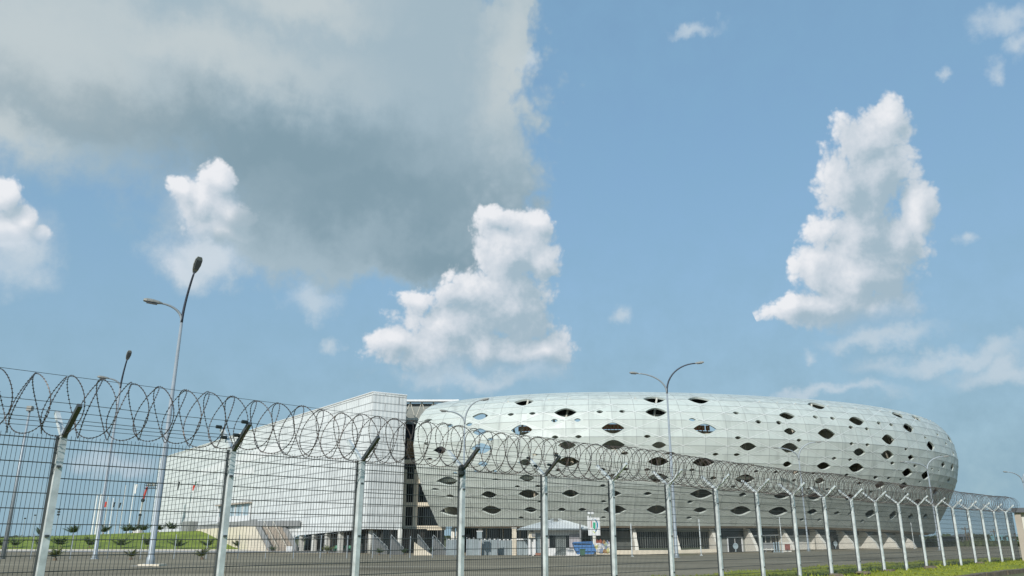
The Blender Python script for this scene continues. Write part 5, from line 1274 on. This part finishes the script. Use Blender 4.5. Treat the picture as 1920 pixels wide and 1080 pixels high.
# humid air: a thin veil that pales the blue, thicker towards the horizon
hz = g.ss(sep.outputs[2], .5, -.02)
veil = g.m('ADD', .70, g.m('ADD', g.m('MULTIPLY', hz, .3), g.m('MULTIPLY', nF, .26)), clamp=True)
base = g.mix(veil, sky.outputs[0], g.mix(hz, lin(131, 174, 205), lin(148, 179, 195)))
# bright clouds lying behind the grey one
Bf = g.m('ADD', g.blobs(g.vadd(p0, g.vscale(nW, .5)), BRIGHT, .4), g.m('MULTIPLY', nF, 1.0))
bc_ = g.mix(g.ss(Bf, .1, .9), lin(190, 204, 214), lin(232, 235, 240))
col = g.mix(g.m('MULTIPLY', g.ss(Bf, -.3, .8), .7), base, bc_)
# broad grey cloud
pG = g.vadd(p0, g.vscale(nW, 1.0))
Gf = g.m('ADD', g.blobs(pG, GREY, .35), g.m('MULTIPLY', nF, .38))
Gf = g.m('SUBTRACT', Gf, g.m('MULTIPLY', g.ss(Bf, .0, .7), .3))
rim = g.ss(az, azel(820, 200)[0], azel(960, 200)[0])
pf = g.m('ADD', g.m('MULTIPLY', g.m('SUBTRACT', .4, g.voro(g.vadd(p0, g.vscale(nW, .3)), 4.2)), .34), g.m('MULTIPLY', g.m('SUBTRACT', .4, g.voro(g.vadd(p0, g.vscale(nW, .3)), 11.0)), .16))
Gr = g.m('ADD', Gf, pf)
a_g = g.m('ADD', g.m('MULTIPLY', g.ss(Gf, -.2, .34), g.m('SUBTRACT', 1.0, rim)), g.m('MULTIPLY', g.ss(Gr, -.22, .34), rim))
Df = g.ss(g.m('ADD', g.blobs(g.vadd(p0, g.vscale(nW, 1.2)), DARK, .4), g.m('MULTIPLY', nL, .5)), -1.1, .85)
Lf = g.ss(g.m('ADD', g.blobs(pG, LIGHT, .4), g.m('ADD', g.m('MULTIPLY', nL, .6), g.m('MULTIPLY', nF, .15))), -.85, .95)
gc = g.mix(Df, lin(163, 184, 196), lin(131, 157, 171))
gc = g.mix(g.m('MULTIPLY', rim, g.m('MULTIPLY', g.ss(pf, -.1, .25), .5)), gc, lin(176, 193, 204))
gc = g.mix(g.m('MULTIPLY', Lf, .85), gc, lin(196, 206, 209))
col = g.mix(a_g, col, gc)
Sf = g.m('ADD', g.blobs(g.vadd(p0, wS), SOFT, .2), g.m('MULTIPLY', nF, 1.3))
col = g.mix(g.m('MULTIPLY', g.ss(Sf, -.25, 1.0), .72), col, lin(200, 213, 223))
# crisp towers
(C0, B0), (C1, B1) = cum(p0), cum(g.vadd(p0, (-.12, .15, 0)))
dC = g.m('SUBTRACT', C0, C1); dB = g.m('SUBTRACT', B0, B1)
Fd = g.ss(g.m('ADD', g.blobs(g.vadd(p0, g.vscale(nW, .4)), FADE, .4), g.m('MULTIPLY', nF, .6)), -.35, .7)
a_c = g.m('MULTIPLY', g.ss(C0, -.1, .3), g.m('SUBTRACT', 1.0, g.m('MULTIPLY', Fd, .85)))
Sh = g.ss(g.m('ADD', g.blobs(g.vadd(p0, g.vscale(nW, .6)), CSHADE, .4), g.m('MULTIPLY', nF, .7)), -.7, .9)
lit = g.m('ADD', g.m('ADD', g.m('MULTIPLY', dC, .42), g.m('MULTIPLY', dB, .12)), .54)
lit = g.m('SUBTRACT', lit, g.m('MULTIPLY', Sh, .36), clamp=True)
cc_ = g.mix(g.ss(lit, .05, .62), lin(163, 185, 199), lin(206, 215, 224))
cc_ = g.mix(g.ss(lit, .5, 1.0), cc_, lin(236, 238, 242))
colC = g.mix(a_c, col, cc_)
def back(c):
    b_ = wn.new('ShaderNodeBackground'); b_.inputs['Strength'].default_value = STR; wlk.new(c, b_.inputs['Color']); return b_.outputs[0]
def mixs(f, a, b):
    x = wn.new('ShaderNodeMixShader'); g.put(x.inputs[0], f); wlk.new(a, x.inputs[1]); wlk.new(b, x.inputs[2]); return x.outputs[0]
inC = g.m('GREATER_THAN', g.blobs(p0, REGION, .01), 0.0)
front = g.m('GREATER_THAN', sep.outputs[1], .08)
wo = wn.new('ShaderNodeOutputWorld'); wlk.new(mixs(front, back(base), mixs(inC, back(col), back(colC))), wo.inputs['Surface'])
w.cycles.sampling_method = 'MANUAL'; w.cycles.sample_map_resolution = 256
sc.cycles.max_bounces = 6; sc.cycles.diffuse_bounces = 3; sc.cycles.glossy_bounces = 3

# ------------------------------------------------------------------ camera and colour
cam = bpy.data.cameras.new('camera'); co = bpy.data.objects.new('camera', cam); COL.objects.link(co)
cam.sensor_width = 36; cam.lens = F / 1920 * 36; cam.clip_start = .1; cam.clip_end = 12000
co.location = (0, 0, 0); co.rotation_euler = (PI / 2 + TH, 0, 0); sc.camera = co
sc.view_settings.view_transform = 'Standard'; sc.view_settings.look = 'None'; sc.view_settings.exposure = EXPO; sc.view_settings.gamma = 1
sc.render.film_transparent = False
for o in bpy.data.objects:
    for k in ('_o', '_base'):
        if k in o: del o[k]
